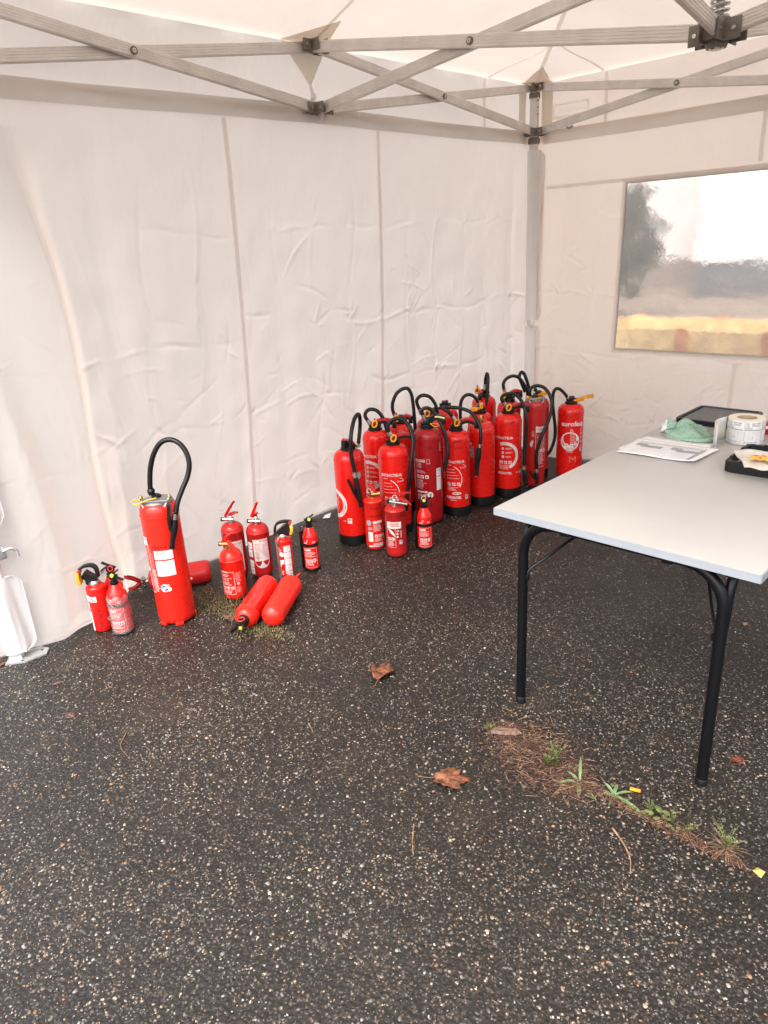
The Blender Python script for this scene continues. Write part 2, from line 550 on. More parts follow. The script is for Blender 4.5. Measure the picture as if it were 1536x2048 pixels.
# ------------------------------------------------------------------ ground
def grid_sheet(name, x0, y0, x1, y1, z, mat, n=1):
    vs = [(x0+(x1-x0)*i/n, y0+(y1-y0)*j/n, z) for i in range(n+1) for j in range(n+1)]
    fs = [(i*(n+1)+j, (i+1)*(n+1)+j, (i+1)*(n+1)+j+1, i*(n+1)+j+1) for i in range(n) for j in range(n)]
    return link(name, mesh_from(name, vs, fs), mat)
ground = grid_sheet('ground', -90, -90, 110, 110, 0.0, ASPHALT, 4)
tag(ground, 'dark speckled asphalt running under the tent', kind='structure')

def chippings():
    """light aggregate standing slightly proud of the asphalt, one mesh"""
    n = 66000
    xs = nrg.uniform(-4.75, -0.2, n*2); ys = nrg.uniform(-3.75, 0.3, n*2)
    # keep only ground in front of the camera, thinner far away
    dx, dy = xs-CAM.x, ys-CAM.y
    dist = np.hypot(dx, dy)
    az = np.arctan2(dx, dy)-YAW
    keep = (np.abs(az) < 0.75) & (nrg.uniform(0, 1, n*2) < np.clip(1.5-dist*0.28, 0.35, 1))
    clump = np.sin(xs*5.1+np.sin(ys*3.7)*1.7)*np.sin(ys*4.3+xs*1.9)
    keep &= nrg.uniform(0, 1, n*2) < (0.62+0.38*clump)
    xs, ys = xs[keep][:n], ys[keep][:n]
    m = len(xs)
    sz = 0.0013+nrg.gamma(1.9, 0.00085, m)
    sz = np.minimum(sz, 0.0072)
    ang = nrg.uniform(0, math.pi, m)
    asp = nrg.uniform(0.5, 0.95, m)
    k = 6
    th = np.arange(k)*2*math.pi/k
    vr = nrg.uniform(0.72, 1.12, (m, k))
    px = np.cos(th)[None]*vr*sz[:, None]; py = np.sin(th)[None]*vr*sz[:, None]*asp[:, None]
    ca, sa = np.cos(ang)[:, None], np.sin(ang)[:, None]
    X = xs[:, None]+px*ca-py*sa; Y = ys[:, None]+px*sa+py*ca
    Z = np.full((m, k), 0.0004)
    X2 = xs[:, None]+(px*ca-py*sa)*0.6; Y2 = ys[:, None]+(px*sa+py*ca)*0.6
    Z2 = np.repeat((sz*0.35+0.0006)[:, None], k, 1)+nrg.uniform(-0.0003, 0.0003, (m, k))
    V = np.concatenate([np.stack([X, Y, Z], 2), np.stack([X2, Y2, Z2], 2)], 1)   # m, 12, 3
    me = bpy.data.meshes.new('asphalt_chippings')
    nv = m*12
    me.vertices.add(nv)
    me.vertices.foreach_set('co', V.reshape(-1).astype(np.float32))
    base = (np.arange(m)*12)[:, None]
    quads = []
    for i in range(k):
        j = (i+1) % k
        quads.append(np.stack([base[:, 0]+i, base[:, 0]+j, base[:, 0]+6+j, base[:, 0]+6+i], 1))
    q = np.stack(quads, 1).reshape(m, -1)          # 24
    top = base+np.arange(6, 12)[None]
    loops = np.concatenate([q, top], 1).reshape(-1)  # 30 per stone
    me.loops.add(len(loops)); me.loops.foreach_set('vertex_index', loops.astype(np.int32))
    lt = np.tile(np.array([4]*6+[6]), m)
    ls = np.concatenate([[0], np.cumsum(lt)[:-1]])
    me.polygons.add(m*7)
    me.polygons.foreach_set('loop_start', ls.astype(np.int32))
    me.polygons.foreach_set('loop_total', lt.astype(np.int32))
    mi = nrg.choice(6, m, p=[0.035, 0.165, 0.29, 0.35, 0.05, 0.11])
    me.polygons.foreach_set('material_index', np.repeat(mi, 7).astype(np.int32))
    me.update(calc_edges=True)
    cols = [(0.32, 0.285, 0.25), (0.20, 0.172, 0.148), (0.125, 0.105, 0.088), (0.085, 0.071, 0.059), (0.24, 0.12, 0.055), (0.27, 0.21, 0.15)]
    mats = [plain('chipping_stone', c, 0.55, var=0.3, nscale=70) for c in cols]
    o = link('asphalt_chippings', me, mats, smooth=False)
    tag(o, 'small pale stone chippings set in the dark asphalt', kind='stuff')
chippings()

# ------------------------------------------------------------------ tent geometry
S = 3.80
ZU, ZL, ZC = 2.416, 2.156, 2.090

def vnoise(x, y, seed=0):
    xi = np.floor(x).astype(np.int64); yi = np.floor(y).astype(np.int64)
    fx = x-xi; fy = y-yi
    fx = fx*fx*(3-2*fx); fy = fy*fy*(3-2*fy)
    def h(a, b):
        t = (a*374761393+b*668265263+seed*974634777) & 0x7fffffff
        t = ((t ^ (t >> 13))*1274126177) & 0x7fffffff
        return ((t ^ (t >> 16)) & 0xffff)/65535.0
    return (h(xi, yi)*(1-fx)+h(xi+1, yi)*fx)*(1-fy)+(h(xi, yi+1)*(1-fx)+h(xi+1, yi+1)*fx)*fy

class Cloth:
    """outward displacement of a hanging cloth wall, on a (s, z) raster, with lookup"""
    def __init__(c, s0, s1, z0, z1, d, bottom, folds, creases, seed):
        c.s0, c.z0, c.d = s0, z0, d
        ns = int(round((s1-s0)/d))+1; nz = int(round((z1-z0)/d))+1
        c.S = s0+np.arange(ns)*d; c.Z = z0+np.arange(nz)*d
        s, z = np.meshgrid(c.S, c.Z, indexing='ij')
        t = np.clip(1-z/2.15, 0, 1)
        H = np.interp(s, [b[0] for b in bottom], [b[1] for b in bottom])*t**1.6
        H += 0.009*(vnoise(s*1.5, z*0.9, seed)-0.5)*2*np.clip((2.16-z)*2, 0, 1)
        H += 0.007*(vnoise(s*4.2+z*0.5, z*2.1, seed+1)-0.5)*2*(0.25+t)
        H += 0.0035*(vnoise(s*13, z*9, seed+2)-0.5)*2*(0.3+t)
        for (sa, za, sb, zb, amp, wl, wr) in folds:      # long vertical folds, ridge between two points
            u = np.clip((z-za)/(zb-za), 0, 1)
            cx = sa+(sb-sa)*u+0.015*np.sin(z*5+sa*9)
            fade = np.clip((z-min(za, zb))/0.12+0.25, 0, 1)*np.clip((max(za, zb)-z)/0.5, 0, 1)
            dd = s-cx
            prof = np.where(dd < 0, np.clip(1+dd/(wl*2.6), 0, 1), np.clip(1-dd/(wr*2.2), 0, 1))
            prof = prof*prof*(1.6-0.6*prof)
            H -= amp*prof*fade
            H += amp*0.14*np.exp(-((dd-0.004)/0.010)**2)*fade
        rr = np.random.default_rng(seed+50)
        for (sc, zc, an, L, amp, w) in creases:
            i0 = max(0, int((sc-L-0.06-s0)/d)); i1 = min(ns, int((sc+L+0.06-s0)/d)+1)
            j0 = max(0, int((zc-L-0.06-z0)/d)); j1 = min(nz, int((zc+L+0.06-z0)/d)+1)
            if i1 <= i0 or j1 <= j0: continue
            ss = s[i0:i1, j0:j1]-sc; zz = z[i0:i1, j0:j1]-zc
            al = ss*math.cos(an)+zz*math.sin(an)
            ac = -ss*math.sin(an)+zz*math.cos(an)
            ac = ac + 0.05*L*np.sin(al/L*4+sc*7)
            k = np.clip(1-np.abs(al)/(L/2), 0, 1)**0.7
            H[i0:i1, j0:j1] += amp*k*np.exp(-(ac/w)**2)
        c.H = H
    def at(c, s, z):
        a = min(max((s-c.s0)/c.d, 0), len(c.S)-1.001); b = min(max((z-c.z0)/c.d, 0), len(c.Z)-1.001)
        i, j = int(a), int(b); fa, fb = a-i, b-j
        return float((c.H[i, j]*(1-fb)+c.H[i, j+1]*fb)*(1-fa)+(c.H[i+1, j]*(1-fb)+c.H[i+1, j+1]*fb)*fa)

def mk_creases(r, s0, s1, n, seedz=(0.15, 1.5)):
    out = []
    for _ in range(n):
        z = seedz[0]+(seedz[1]-seedz[0])*r.random()**1.3
        out.append((r.uniform(s0, s1), z, r.choice([r.uniform(-0.5, 0.5), r.uniform(0.4, 1.2), r.uniform(-1.3, -0.4), r.uniform(1.3, 1.8)]),
                    r.uniform(0.06, 0.34), r.choice([-1, 1])*r.uniform(0.0016, 0.0056), r.uniform(0.0035, 0.008)))
    # storage folds: verticals every quarter metre, horizontals in three rows
    s = math.ceil(s0/0.243)*0.243
    while s < s1:
        for z in (0.55, 0.95, 1.4):
            out.append((s+r.uniform(-.02, .02), z+r.uniform(-.1, .1), 1.57+r.uniform(-.04, .04), r.uniform(0.5, 0.9), r.choice([-1, 1])*r.uniform(0.0018, 0.0055), r.uniform(0.005, 0.009)))
        for z in (0.31, 0.74, 1.13, 1.62):
            if r.random() < 0.75:
                out.append((s+0.12, z+r.uniform(-.015, .015), r.uniform(-.06, .06), 0.27, r.choice([-1, 1])*r.uniform(0.002, 0.0065)*(1 if z < 1.3 else 0.5), r.uniform(0.006, 0.010)))
            if r.random() < 0.6:                       # star of short creases where folds cross
                for _ in range(4):
                    a = r.uniform(0, 3.14); l = r.uniform(0.05, 0.16)
                    out.append((s+math.cos(a)*l*0.4, z+math.sin(a)*l*0.4, a, l, r.choice([-1, 1])*r.uniform(0.003, 0.0075)*(1 if z < 1.3 else 0.4), 0.006))
        s += 0.243
    return out

rw = random.Random(3)
LW = Cloth(-3.90, 0.06, 0.0, 2.18, 0.009,
    [(-3.9, 0.0), (-3.8, -0.03), (-3.62, -0.05), (-3.45, 0.03), (-3.15, 0.20), (-2.95, 0.17), (-2.78, 0.13), (-2.4, 0.17), (-1.92, 0.18), (-1.4, 0.14), (-0.8, 0.10), (-0.3, 0.03), (0.06, 0.0)],
    [(-3.30, 0.0, -3.37, 2.0, 0.13, 0.17, 0.04), (-3.57, 0.0, -3.60, 1.3, 0.05, 0.09, 0.035), (-3.02, 0.1, -3.13, 2.0, 0.030, 0.10, 0.06), (-2.86, 0.0, -2.92, 1.5, 0.014, 0.07, 0.05),
     (-2.62, 0.0, -2.66, 1.6, 0.014, 0.06, 0.06), (-2.50, 0.0, -2.47, 0.9, 0.018, 0.06, 0.035), (-2.20, 0.0, -2.18, 1.4, 0.012, 0.06, 0.05), (-1.95, 0.0, -1.97, 1.3, 0.014, 0.05, 0.05), (-1.68, 0.0, -1.70, 1.2, 0.012, 0.05, 0.04),
     (-1.15, 0.0, -1.18, 1.5, 0.010, 0.05, 0.05), (-0.55, 0.2, -0.50, 1.6, 0.010, 0.05, 0.04), (-0.22, 0.2, -0.20, 2.1, 0.014, 0.04, 0.03)],
    mk_creases(rw, -3.9, 0.0, 230), 5)
RW = Cloth(-3.90, 0.06, 0.0, 2.18, 0.009,
    [(-3.9, 0.0), (-2.5, 0.02), (-1.6, 0.0), (-0.9, -0.05), (-0.6, -0.10), (-0.36, -0.17), (-0.22, -0.18), (-0.08, -0.05), (0.06, 0.0)],
    [(-0.30, 0.55, -0.24, 2.1, 0.022, 0.05, 0.035), (-0.36, 0.0, -0.33, 0.9, 0.02, 0.05, 0.03), (-0.62, 0.0, -0.60, 0.7, 0.014, 0.06, 0.05), (-0.95, 0.0, -0.98, 0.7, 0.014, 0.06, 0.05)],
    mk_creases(rw, -2.6, 0.0, 190), 9)
# keep the window area flatter
WY0, WY1, WZ0, WZ1 = -3.90+0.009*89, -3.90+0.009*359, 0.009*88, 0.009*199

Y0 = 0.034   # cloth plane outside the legs
def lw(s, z, inw=0.0): return (s, Y0+LW.at(s, z)-inw, z)
def rw_(s, z, inw=0.0): return (Y0+RW.at(s, z)-inw, s, z)

def cloth_obj(name, C, fn, zlo, zhi, mat, parent, skip=None, bottom=None):
    ii = range(0, len(C.S)); jj = [j for j in range(len(C.Z)) if zlo-1e-6 <= C.Z[j] <= zhi+1e-6]
    H = C.H
    idx = {}
    vs = []; fs = []
    def vid(i, j):
        k = (i, j)
        if k not in idx:
            idx[k] = len(vs)
            s, z = float(C.S[i]), float(C.Z[j])
            zz = z
            if j == jj[0] and bottom: zz = z + bottom(s)
            vs.append((s, Y0+H[i, j], zz) if fn == 'L' else (Y0+H[i, j], s, zz))
        return idx[k]
    for i in range(len(C.S)-1):
        for a in range(len(jj)-1):
            j = jj[a]
            s, z = C.S[i]+C.d/2, C.Z[j]+C.d/2
            if skip and skip(s, z): continue
            fs.append((vid(i, j), vid(i+1, j), vid(i+1, j+1), vid(i, j+1)))
    return link(name, mesh_from(name, vs, fs), mat, parent, True, None)

def strip_on(fn, s0, z0, s1, z1, w, inw, name, mat, parent, step=0.02, horiz=False, wav=0.0):
    """narrow cloth strip lying on a wall"""
    L = math.hypot(s1-s0, z1-z0); n = max(2, int(L/step))
    vs = []; fs = []
    m = 3 if w < 0.05 else 6
    for i in range(n+1):
        t = i/n
        s, z = s0+(s1-s0)*t, z0+(z1-z0)*t
        for j in range(m+1):
            e = (j/m-0.5)*w
            if horiz: q = fn(s, z+e+wav*math.sin(s*2.3)*0.5, inw+wav*0.4*math.sin(s*9+e*20))
            else: q = fn(s+e, z, inw)
            vs.append(q)
    for i in range(n):
        for j in range(m):
            a = i*(m+1)+j
            fs.append((a, a+m+1, a+m+2, a+1))
    return link(name, mesh_from(name, vs, fs), mat, parent, True, None)

# left side wall
wallL = empty('side_wall', (-S/2, Y0, 0))
tag(wallL, 'long plain white cloth tent wall hanging behind the row of fire extinguishers', 'tent wall')
def world_parent(o, p):
    o.parent = p
    o.matrix_parent_inverse = Matrix.Translation(-Vector(p.location))
WP = []
def wp(o, p):
    WP.append((o, p)); return o
wp(cloth_obj('cloth_panel', LW, 'L', 0.0, 2.165, CLOTH, None, bottom=lambda s: 0.012+0.012*math.sin(s*6)), wallL)
for sx in (-2.43, -1.452):
    wp(strip_on(lw, sx, 0.03, sx, 2.09, 0.025, 0.0035, 'seam', BAND, None), wallL)
wp(strip_on(lw, -3.88, 2.130, -0.055, 2.130, 0.076, 0.010, 'header_band', HEADB, None, horiz=True, wav=0.012), wallL)
wp(strip_on(lw, -3.70, 0.024, -0.10, 0.024, 0.008, 0.003, 'hem', BAND, None, horiz=True), wallL)

wallR = empty('side_wall', (Y0, -S/2, 0))
tag(wallR, 'white cloth tent wall with the clear window, behind the table', 'tent wall')
wp(cloth_obj('cloth_panel', RW, 'R', 0.0, 2.165, CLOTH, None, skip=lambda s, z: WY0 < s < WY1 and WZ0 < z < WZ1, bottom=lambda s: 0.010+0.01*math.sin(s*7)), wallR)
wp(strip_on(rw_, -3.85, 2.120, -0.055, 2.120, 0.076, 0.010, 'header_band', HEADB, None, horiz=True, wav=0.010), wallR)
wp(strip_on(rw_, -3.80, 0.024, -0.10, 0.024, 0.008, 0.003, 'hem', BAND, None, horiz=True), wallR)
wp(strip_on(rw_, -1.43, 1.84, -1.43, 2.09, 0.024, 0.0035, 'seam', BAND, None), wallR)
wp(strip_on(rw_, -1.43, 0.03, -1.43, 0.74, 0.024, 0.0035, 'seam', BAND, None), wallR)
wp(strip_on(rw_, -3.2, 1.815, -0.09, 1.815, 0.022, 0.0035, 'seam', BAND, None, horiz=True), wallR)
# window: pane and the doubled cloth border
def pane_pt(s, z):
    return (Y0-0.004+0.5*RW.at(s, z), s, z)
vs = []; fs = []
ny, nz = 150, 66
for i in range(ny+1):
    for j in range(nz+1):
        s = WY0-0.012+(WY1-WY0+0.024)*i/ny; z = WZ0-0.012+(WZ1-WZ0+0.024)*j/nz
        x = Y0+0.004+RW.at(s, z)
        vs.append((x, s, z))
for i in range(ny):
    for j in range(nz):
        a = i*(nz+1)+j
        fs.append((a, a+nz+1, a+nz+2, a+1))
wp(link('window_pane', mesh_from('window_pane', vs, fs), VINYL, None, True, None), wallR)
for nm, a in (('window_border', (WY0, WZ1+.016, WY1+.03, WZ1+.016, 0.028, True)), ('window_border', (WY0, WZ0-.016, WY1+.03, WZ0-.016, 0.028, True)),
              ('window_border', (WY1+.018, WZ0, WY1+.018, WZ1, 0.028, False))):
    wp(strip_on(rw_, a[0], a[1], a[2], a[3], a[4], 0.003, nm, BAND, None, horiz=a[5]), wallR)

# ------------------------------------------------------------------ roof
roof = empty('tent_roof', (-S/2, -S/2, 2.43))
tag(roof, 'white translucent cloth roof with short valance over the tent frame', 'tent roof')
def roof_z(x, y):
    d = min(-x, x+S, -y, y+S)
    d = max(d, -0.05)
    e1 = min(abs(x), abs(x+S)); e2 = min(abs(y), abs(y+S))
    sag = -0.035*math.sin(min(max(d, 0), 1.9)/1.9*math.pi)*min(1, abs(e1-e2)*1.8)
    wr = 0.006*math.sin(x*11+y*3)*math.sin(y*9-x*2)*min(1, max(d, 0)*3)
    return 2.438+0.415*max(d, 0)+sag+wr
n = 150
vs = []; fs = []
R0 = 0.055
for i in range(n+1):
    for j in range(n+1):
        x = -S-R0+(S+2*R0)*i/n; y = -S-R0+(S+2*R0)*j/n
        vs.append((x, y, roof_z(x, y)))
for i in range(n):
    for j in range(n):
        a = i*(n+1)+j
        fs.append((a, a+n+1, a+n+2, a+1))
wp(link('roof_cloth', mesh_from('roof_cloth', vs, fs), ROOFC, None, True, None), roof)
VZ0 = 2.140
def val_pt(side, s, z, inw=0.0):
    off = R0+0.010*math.sin(s*3.1+1)*(2.44-z)/0.35+0.004*math.sin(s*17+z*9)
    off -= inw
    if side == 0: return (s, off, z)
    if side == 1: return (off, s, z)
    if side == 2: return (s, -S-off, z)
    return (-S-off, s, z)
for side in range(4):
    vs = []; fs = []
    ns, nz2 = 190, 14
    for i in range(ns+1):
        for j in range(nz2+1):
            s = -S-R0+(S+2*R0)*i/ns
            vs.append(val_pt(side, s, VZ0+(2.438-VZ0)*j/nz2) if j < nz2 else ((s, R0, 2.438) if side == 0 else (R0, s, 2.438) if side == 1 else (s, -S-R0, 2.438) if side == 2 else (-S-R0, s, 2.438)))
    for i in range(ns):
        for j in range(nz2):
            a = i*(nz2+1)+j
            fs.append((a, a+nz2+1, a+nz2+2, a+1))
    wp(link('valance', mesh_from('valance', vs, fs), CLOTH, None, True, None), roof)
def roof_seam(pts, w=0.026, mat=BAND, name='roof_seam'):
    vs = []; fs = []
    P = [Vector(p) for p in spline(pts, 8)]
    for i, p in enumerate(P):
        t = (P[min(i+1, len(P)-1)]-P[max(i-1, 0)]).normalized()
        # surface normal is roughly down for roof points, sideways for valance points
        if p.z < 2.437: nrm = Vector((0, -1, 0)) if abs(p.y) < 0.12 and abs(p.x) > 0.12 else Vector((-1, 0, 0))
        else: nrm = Vector((0, 0, -1))
        sd = t.cross(nrm).normalized()
        vs += [p+sd*w/2, p-sd*w/2]
    for i in range(len(P)-1): fs.append((2*i, 2*i+1, 2*i+3, 2*i+2))
    return wp(link(name, mesh_from(name, vs, fs), mat, None, True, None), roof)
def rp(x, y): return (x, y, roof_z(x, y)-0.005)
roof_seam([rp(-0.02-1.85*t, -0.02-1.85*t) for t in [k/8 for k in range(9)]])
roof_seam([rp(-S/2, -0.02-1.8*t) for t in [k/6 for k in range(7)]], 0.022)
roof_seam([rp(-0.02-1.8*t, -S/2) for t in [k/6 for k in range(7)]], 0.022)
def vv(side, s, z): return val_pt(side, s, z, 0.006)
roof_seam([vv(0, -0.49, 2.10), vv(0, -0.485, 2.27), vv(0, -0.475, 2.432)], 0.022)
roof_seam([rp(-0.475, 0.02), rp(-0.46, -0.06), rp(-0.40, -0.15), rp(-0.33, -0.24), rp(-0.33, -0.33), rp(-0.40, -0.40)], 0.022)
roof_seam([rp(-0.40, -0.40), rp(-0.31, -0.36), rp(-0.22, -0.38), rp(-0.10, -0.45), rp(0.02, -0.475)], 0.022)
roof_seam([vv(1, -0.475, 2.432), vv(1, -0.485, 2.27), vv(1, -0.49, 2.10)], 0.022)
def flat_patch(name, pts, parent, mat=PATCH, th=0.0):
    return wp(link(name, mesh_from(name, pts, [tuple(range(len(pts)))]), mat, None, False), parent)
# reinforcement at the middle connector, tapering down to the tie strap
def tri_mesh(name, A, B, C_, mat, n=8, bulge=0.0, bdir=(0, -1, 0)):
    vs = []; idx = {}; fs = []
    A, B, C_ = Vector(A), Vector(B), Vector(C_)
    for i in range(n+1):
        for j in range(n+1-i):
            u, v = i/n, j/n; w = 1-u-v
            edge = 27*u*v*w
            idx[(i, j)] = len(vs)
            vs.append(A*w+B*u+C_*v+Vector(bdir)*bulge*edge)
    for i in range(n):
        for j in range(n-i):
            fs.append((idx[(i, j)], idx[(i+1, j)], idx[(i, j+1)]))
            if j < n-i-1: fs.append((idx[(i+1, j)], idx[(i+1, j+1)], idx[(i, j+1)]))
    return wp(link(name, mesh_from(name, vs, fs), mat, None, True, None), roof)
tri_mesh('reinforcement_patch', (-2.06, 0.036, 2.432), (-1.78, 0.036, 2.432), (-1.905, 0.030, 2.255), PATCH)
tri_mesh('reinforcement_patch', (-2.08, 0.02, 2.430), (-1.80, 0.02, 2.430), (-1.86, -0.17, 2.492), PATCH, bulge=0.004, bdir=(0, 0, -1))
tri_mesh('reinforcement_patch', (0.02, -2.06, 2.430), (0.02, -1.80, 2.430), (-0.16, -1.88, 2.490), PATCH, bulge=0.004, bdir=(0, 0, -1))
tri_mesh('corner_patch', (-0.11, 0.03, 2.436), (0.03, -0.11, 2.436), (-0.15, -0.15, 2.492), PATCH, bulge=0.018, bdir=(0, 0, -1))
tri_mesh('corner_patch', (-0.13, 0.03, 2.436), (0.03, -0.13, 2.436), (-0.02, -0.02, 2.41), PATCH, bulge=0.0)
for side in (0, 1):
    vs = [val_pt(side, s, z, 0.008) for s in (-0.105, -0.02) for z in (2.10, 2.2, 2.3, 2.43)]
    wp(link('corner_strip', mesh_from('corner_strip', vs, [(0, 4, 5, 1), (1, 5, 6, 2), (2, 6, 7, 3)]), PATCH, None, True, None), roof)
# outside print showing faintly through the valance
vs = []; fs = []
for (a, b, c, d) in ((-0.365, -0.105, 2.222, 2.238), (-0.365, -0.105, 2.298, 2.310), (-0.365, -0.350, 2.238, 2.298), (-0.120, -0.105, 2.238, 2.298), (-0.335, -0.14, 2.262, 2.266), (-0.335, -0.14, 2.276, 2.280), (-0.32, -0.16, 2.25, 2.253)):
    k = len(vs)
    vs += [val_pt(1, a, c, -0.004), val_pt(1, b, c, -0.004), val_pt(1, b, d, -0.004), val_pt(1, a, d, -0.004)]
    fs.append((k, k+1, k+2, k+3))
wp(link('printed_panel', mesh_from('printed_panel', vs, fs), BAND, None, False), roof)

# ------------------------------------------------------------------ frame
frame = empty('tent_frame', (-S/2, -S/2, 0))
tag(frame, 'folding aluminium tent frame with scissor struts and grey connectors', 'tent frame')

def strut(p0, p1, w=0.048, t=0.020, name='strut', off=None, trim=0.03):
    """fluted aluminium bar, tall side vertical"""
    p0, p1 = Vector(p0), Vector(p1)
    if off: p0 = p0+Vector(off); p1 = p1+Vector(off)
    d = (p1-p0).normalized()
    p0 = p0+d*trim; p1 = p1-d*trim
    L = (p1-p0).length
    side = d.cross(Vector((0, 0, 1))).normalized()
    up = side.cross(d).normalized()
    # section with flutes on both broad faces
    prof = []
    nf = 5
    h, q = w/2, t/2
    ys = []
    for k in range(nf):
        c = -h+w*(k+0.5)/nf+0.0
        ys += [(c-0.0012, 0), (c-0.0005, 1), (c+0.0005, 1), (c+0.0012, 0)]
    e = 0.004
    right = [(q-e*0.6, -h)] + [(q, -h+e)] + [(q-(0.0012 if g else 0), y) for y, g in ys] + [(q, h-e), (q-e*0.6, h)]
    left = [(-x, y) for x, y in reversed(right)]
    prof = right+left
    vs = []; m = len(prof)
    for P in (p0, p1):
        for x, y in prof: vs.append(P+side*x+up*y)
    fs = [(k, (k+1) % m, m+(k+1) % m, m+k) for k in range(m)] + [tuple(reversed(range(m))), tuple(range(m, 2*m))]
    g = G(); g.add(vs, fs)
    return g.build(name, ALU, None, True, 20), side

def bolt(p, side, parent, r=0.015, s=1):
    """dark washer with a pale screw head"""
    p = Vector(p); sd = Vector(side)*s
    g = G()
    g.cyl(p, p+sd*0.006, r, 18, 0)
    g.cyl(p+sd*0.004, p+sd*0.0085, r*0.56, 14, 1)
    g.cyl(p+sd*0.008, p+sd*0.0092, r*0.22, 6, 0)
    o = g.build('bolt', [HUB, CHROME], None)
    return o
BOLT = []
def scissor(A, Bp, zAu, zAl, zBu, zBl, front, toward):
    """two crossing bars between posts A and B; `front` is the one nearer `toward`"""
    A, Bp = Vector((*A, 0)), Vector((*Bp, 0))
    d = (Bp-A).normalized()
    sd = Vector((d.y, -d.x, 0))
    if sd.dot(Vector((*toward, 0))) < 0: sd = -sd
    up = [(A+Vector((0, 0, zAu)), Bp+Vector((0, 0, zBl))), (A+Vector((0, 0, zAl)), Bp+Vector((0, 0, zBu)))]
    for k, (a, b) in enumerate(up):
        o = sd*(0.0125 if k == front else -0.0125)
        st, _ = strut(a, b, off=o)
        wp(st, frame)
        if k == front:
            bo = bolt((a+b)/2+o+sd*0.0095, sd, None)
            BOLT.append((bo, st, frame))
H = -S/2
mid = {'W': (H, 0), 'R': (0, H), 'B': (H, -S), 'F': (-S, H)}
c00, cL, cR, cB = (0, 0), (-S, 0), (0, -S), (-S, -S)
# wall behind the extinguishers
scissor(c00, mid['W'], ZU, ZL, ZU, ZL, 1, (0, -1))
scissor(cL, mid['W'], ZU, ZL, ZU, ZL, 0, (0, -1))
# wall behind the table
scissor(c00, mid['R'], ZU, ZL, ZU, ZL, 0, (-1, 0))
scissor(cR, mid['R'], ZU, ZL, ZU, ZL, 0, (-1, 0))
# open sides
scissor(cL, mid['F'], ZU, ZL, ZU, ZL, 0, (1, 0)); scissor(cB, mid['F'], ZU, ZL, ZU, ZL, 0, (1, 0))
scissor(cB, mid['B'], ZU, ZL, ZU, ZL, 0, (0, 1)); scissor(cR, mid['B'], ZU, ZL, ZU, ZL, 0, (0, 1))
# the four trusses meeting in the centre; upper centre hub sits on a sprung pole
ZCU = 2.350
scissor(mid['W'], (H, H), ZU, ZL, ZCU, ZC, 0, (-1, 0))
scissor(mid['R'], (H, H), ZU, ZL, ZCU, ZC, 0, (0, -1))
scissor(mid['B'], (H, H), ZU, ZL, ZCU, ZC, 0, (-1, 0))
scissor(mid['F'], (H, H), ZU, ZL, ZCU, ZC, 0, (0, -1))

def connector(loc, dirs, big=False, tall=0.045):
    """moulded bracket: a core with two cheeks round each strut"""
    g = G()
    c = Vector(loc)
    g.box(c, (0.060, 0.060, tall), 0, bev=0.006)
    for dx, dy in dirs:
        d = Vector((dx, dy, 0)); s_ = Vector((-dy, dx, 0))
        rot = Matrix.Rotation(math.atan2(dy, dx), 3, 'Z')
        for q in (-1, 1):
            g.box(c+d*0.052+s_*q*0.0285, (0.055, 0.007, tall*1.06), 0, rot, 0.002)
        g.box(c+d*0.042, (0.03, 0.05, tall*0.8), 0, rot, 0.002)
        for q in (-1, 1):
            g.cyl(c+d*0.060+s_*q*0.028, c+d*0.060+s_*q*0.0345, 0.0065, 12, 1)
    if big:
        g.lathe([(0.030, -tall*0.75), (0.034, -tall*0.5), (0.034, tall*0.7)], 20, 0, c)
        g.lathe([(0.018, -tall*0.82), (0.024, -tall*0.72)], 18, 1, c)
    return wp(g.build('connector', [HUB, CHROME], None), frame)
for k, (x, y) in mid.items():
    dirs = {'W': [(1, 0), (-1, 0), (0, -1)], 'R': [(0, 1), (0, -1), (-1, 0)], 'B': [(1, 0), (-1, 0), (0, 1)], 'F': [(0, 1), (0, -1), (1, 0)]}[k]
    connector((x, y, ZU), dirs); connector((x, y, ZL), dirs)
cross = [(1, 0), (-1, 0), (0, 1), (0, -1)]
connector((H, H, ZC), cross, True, 0.055)
connector((H, H, ZCU), cross, True, 0.05)
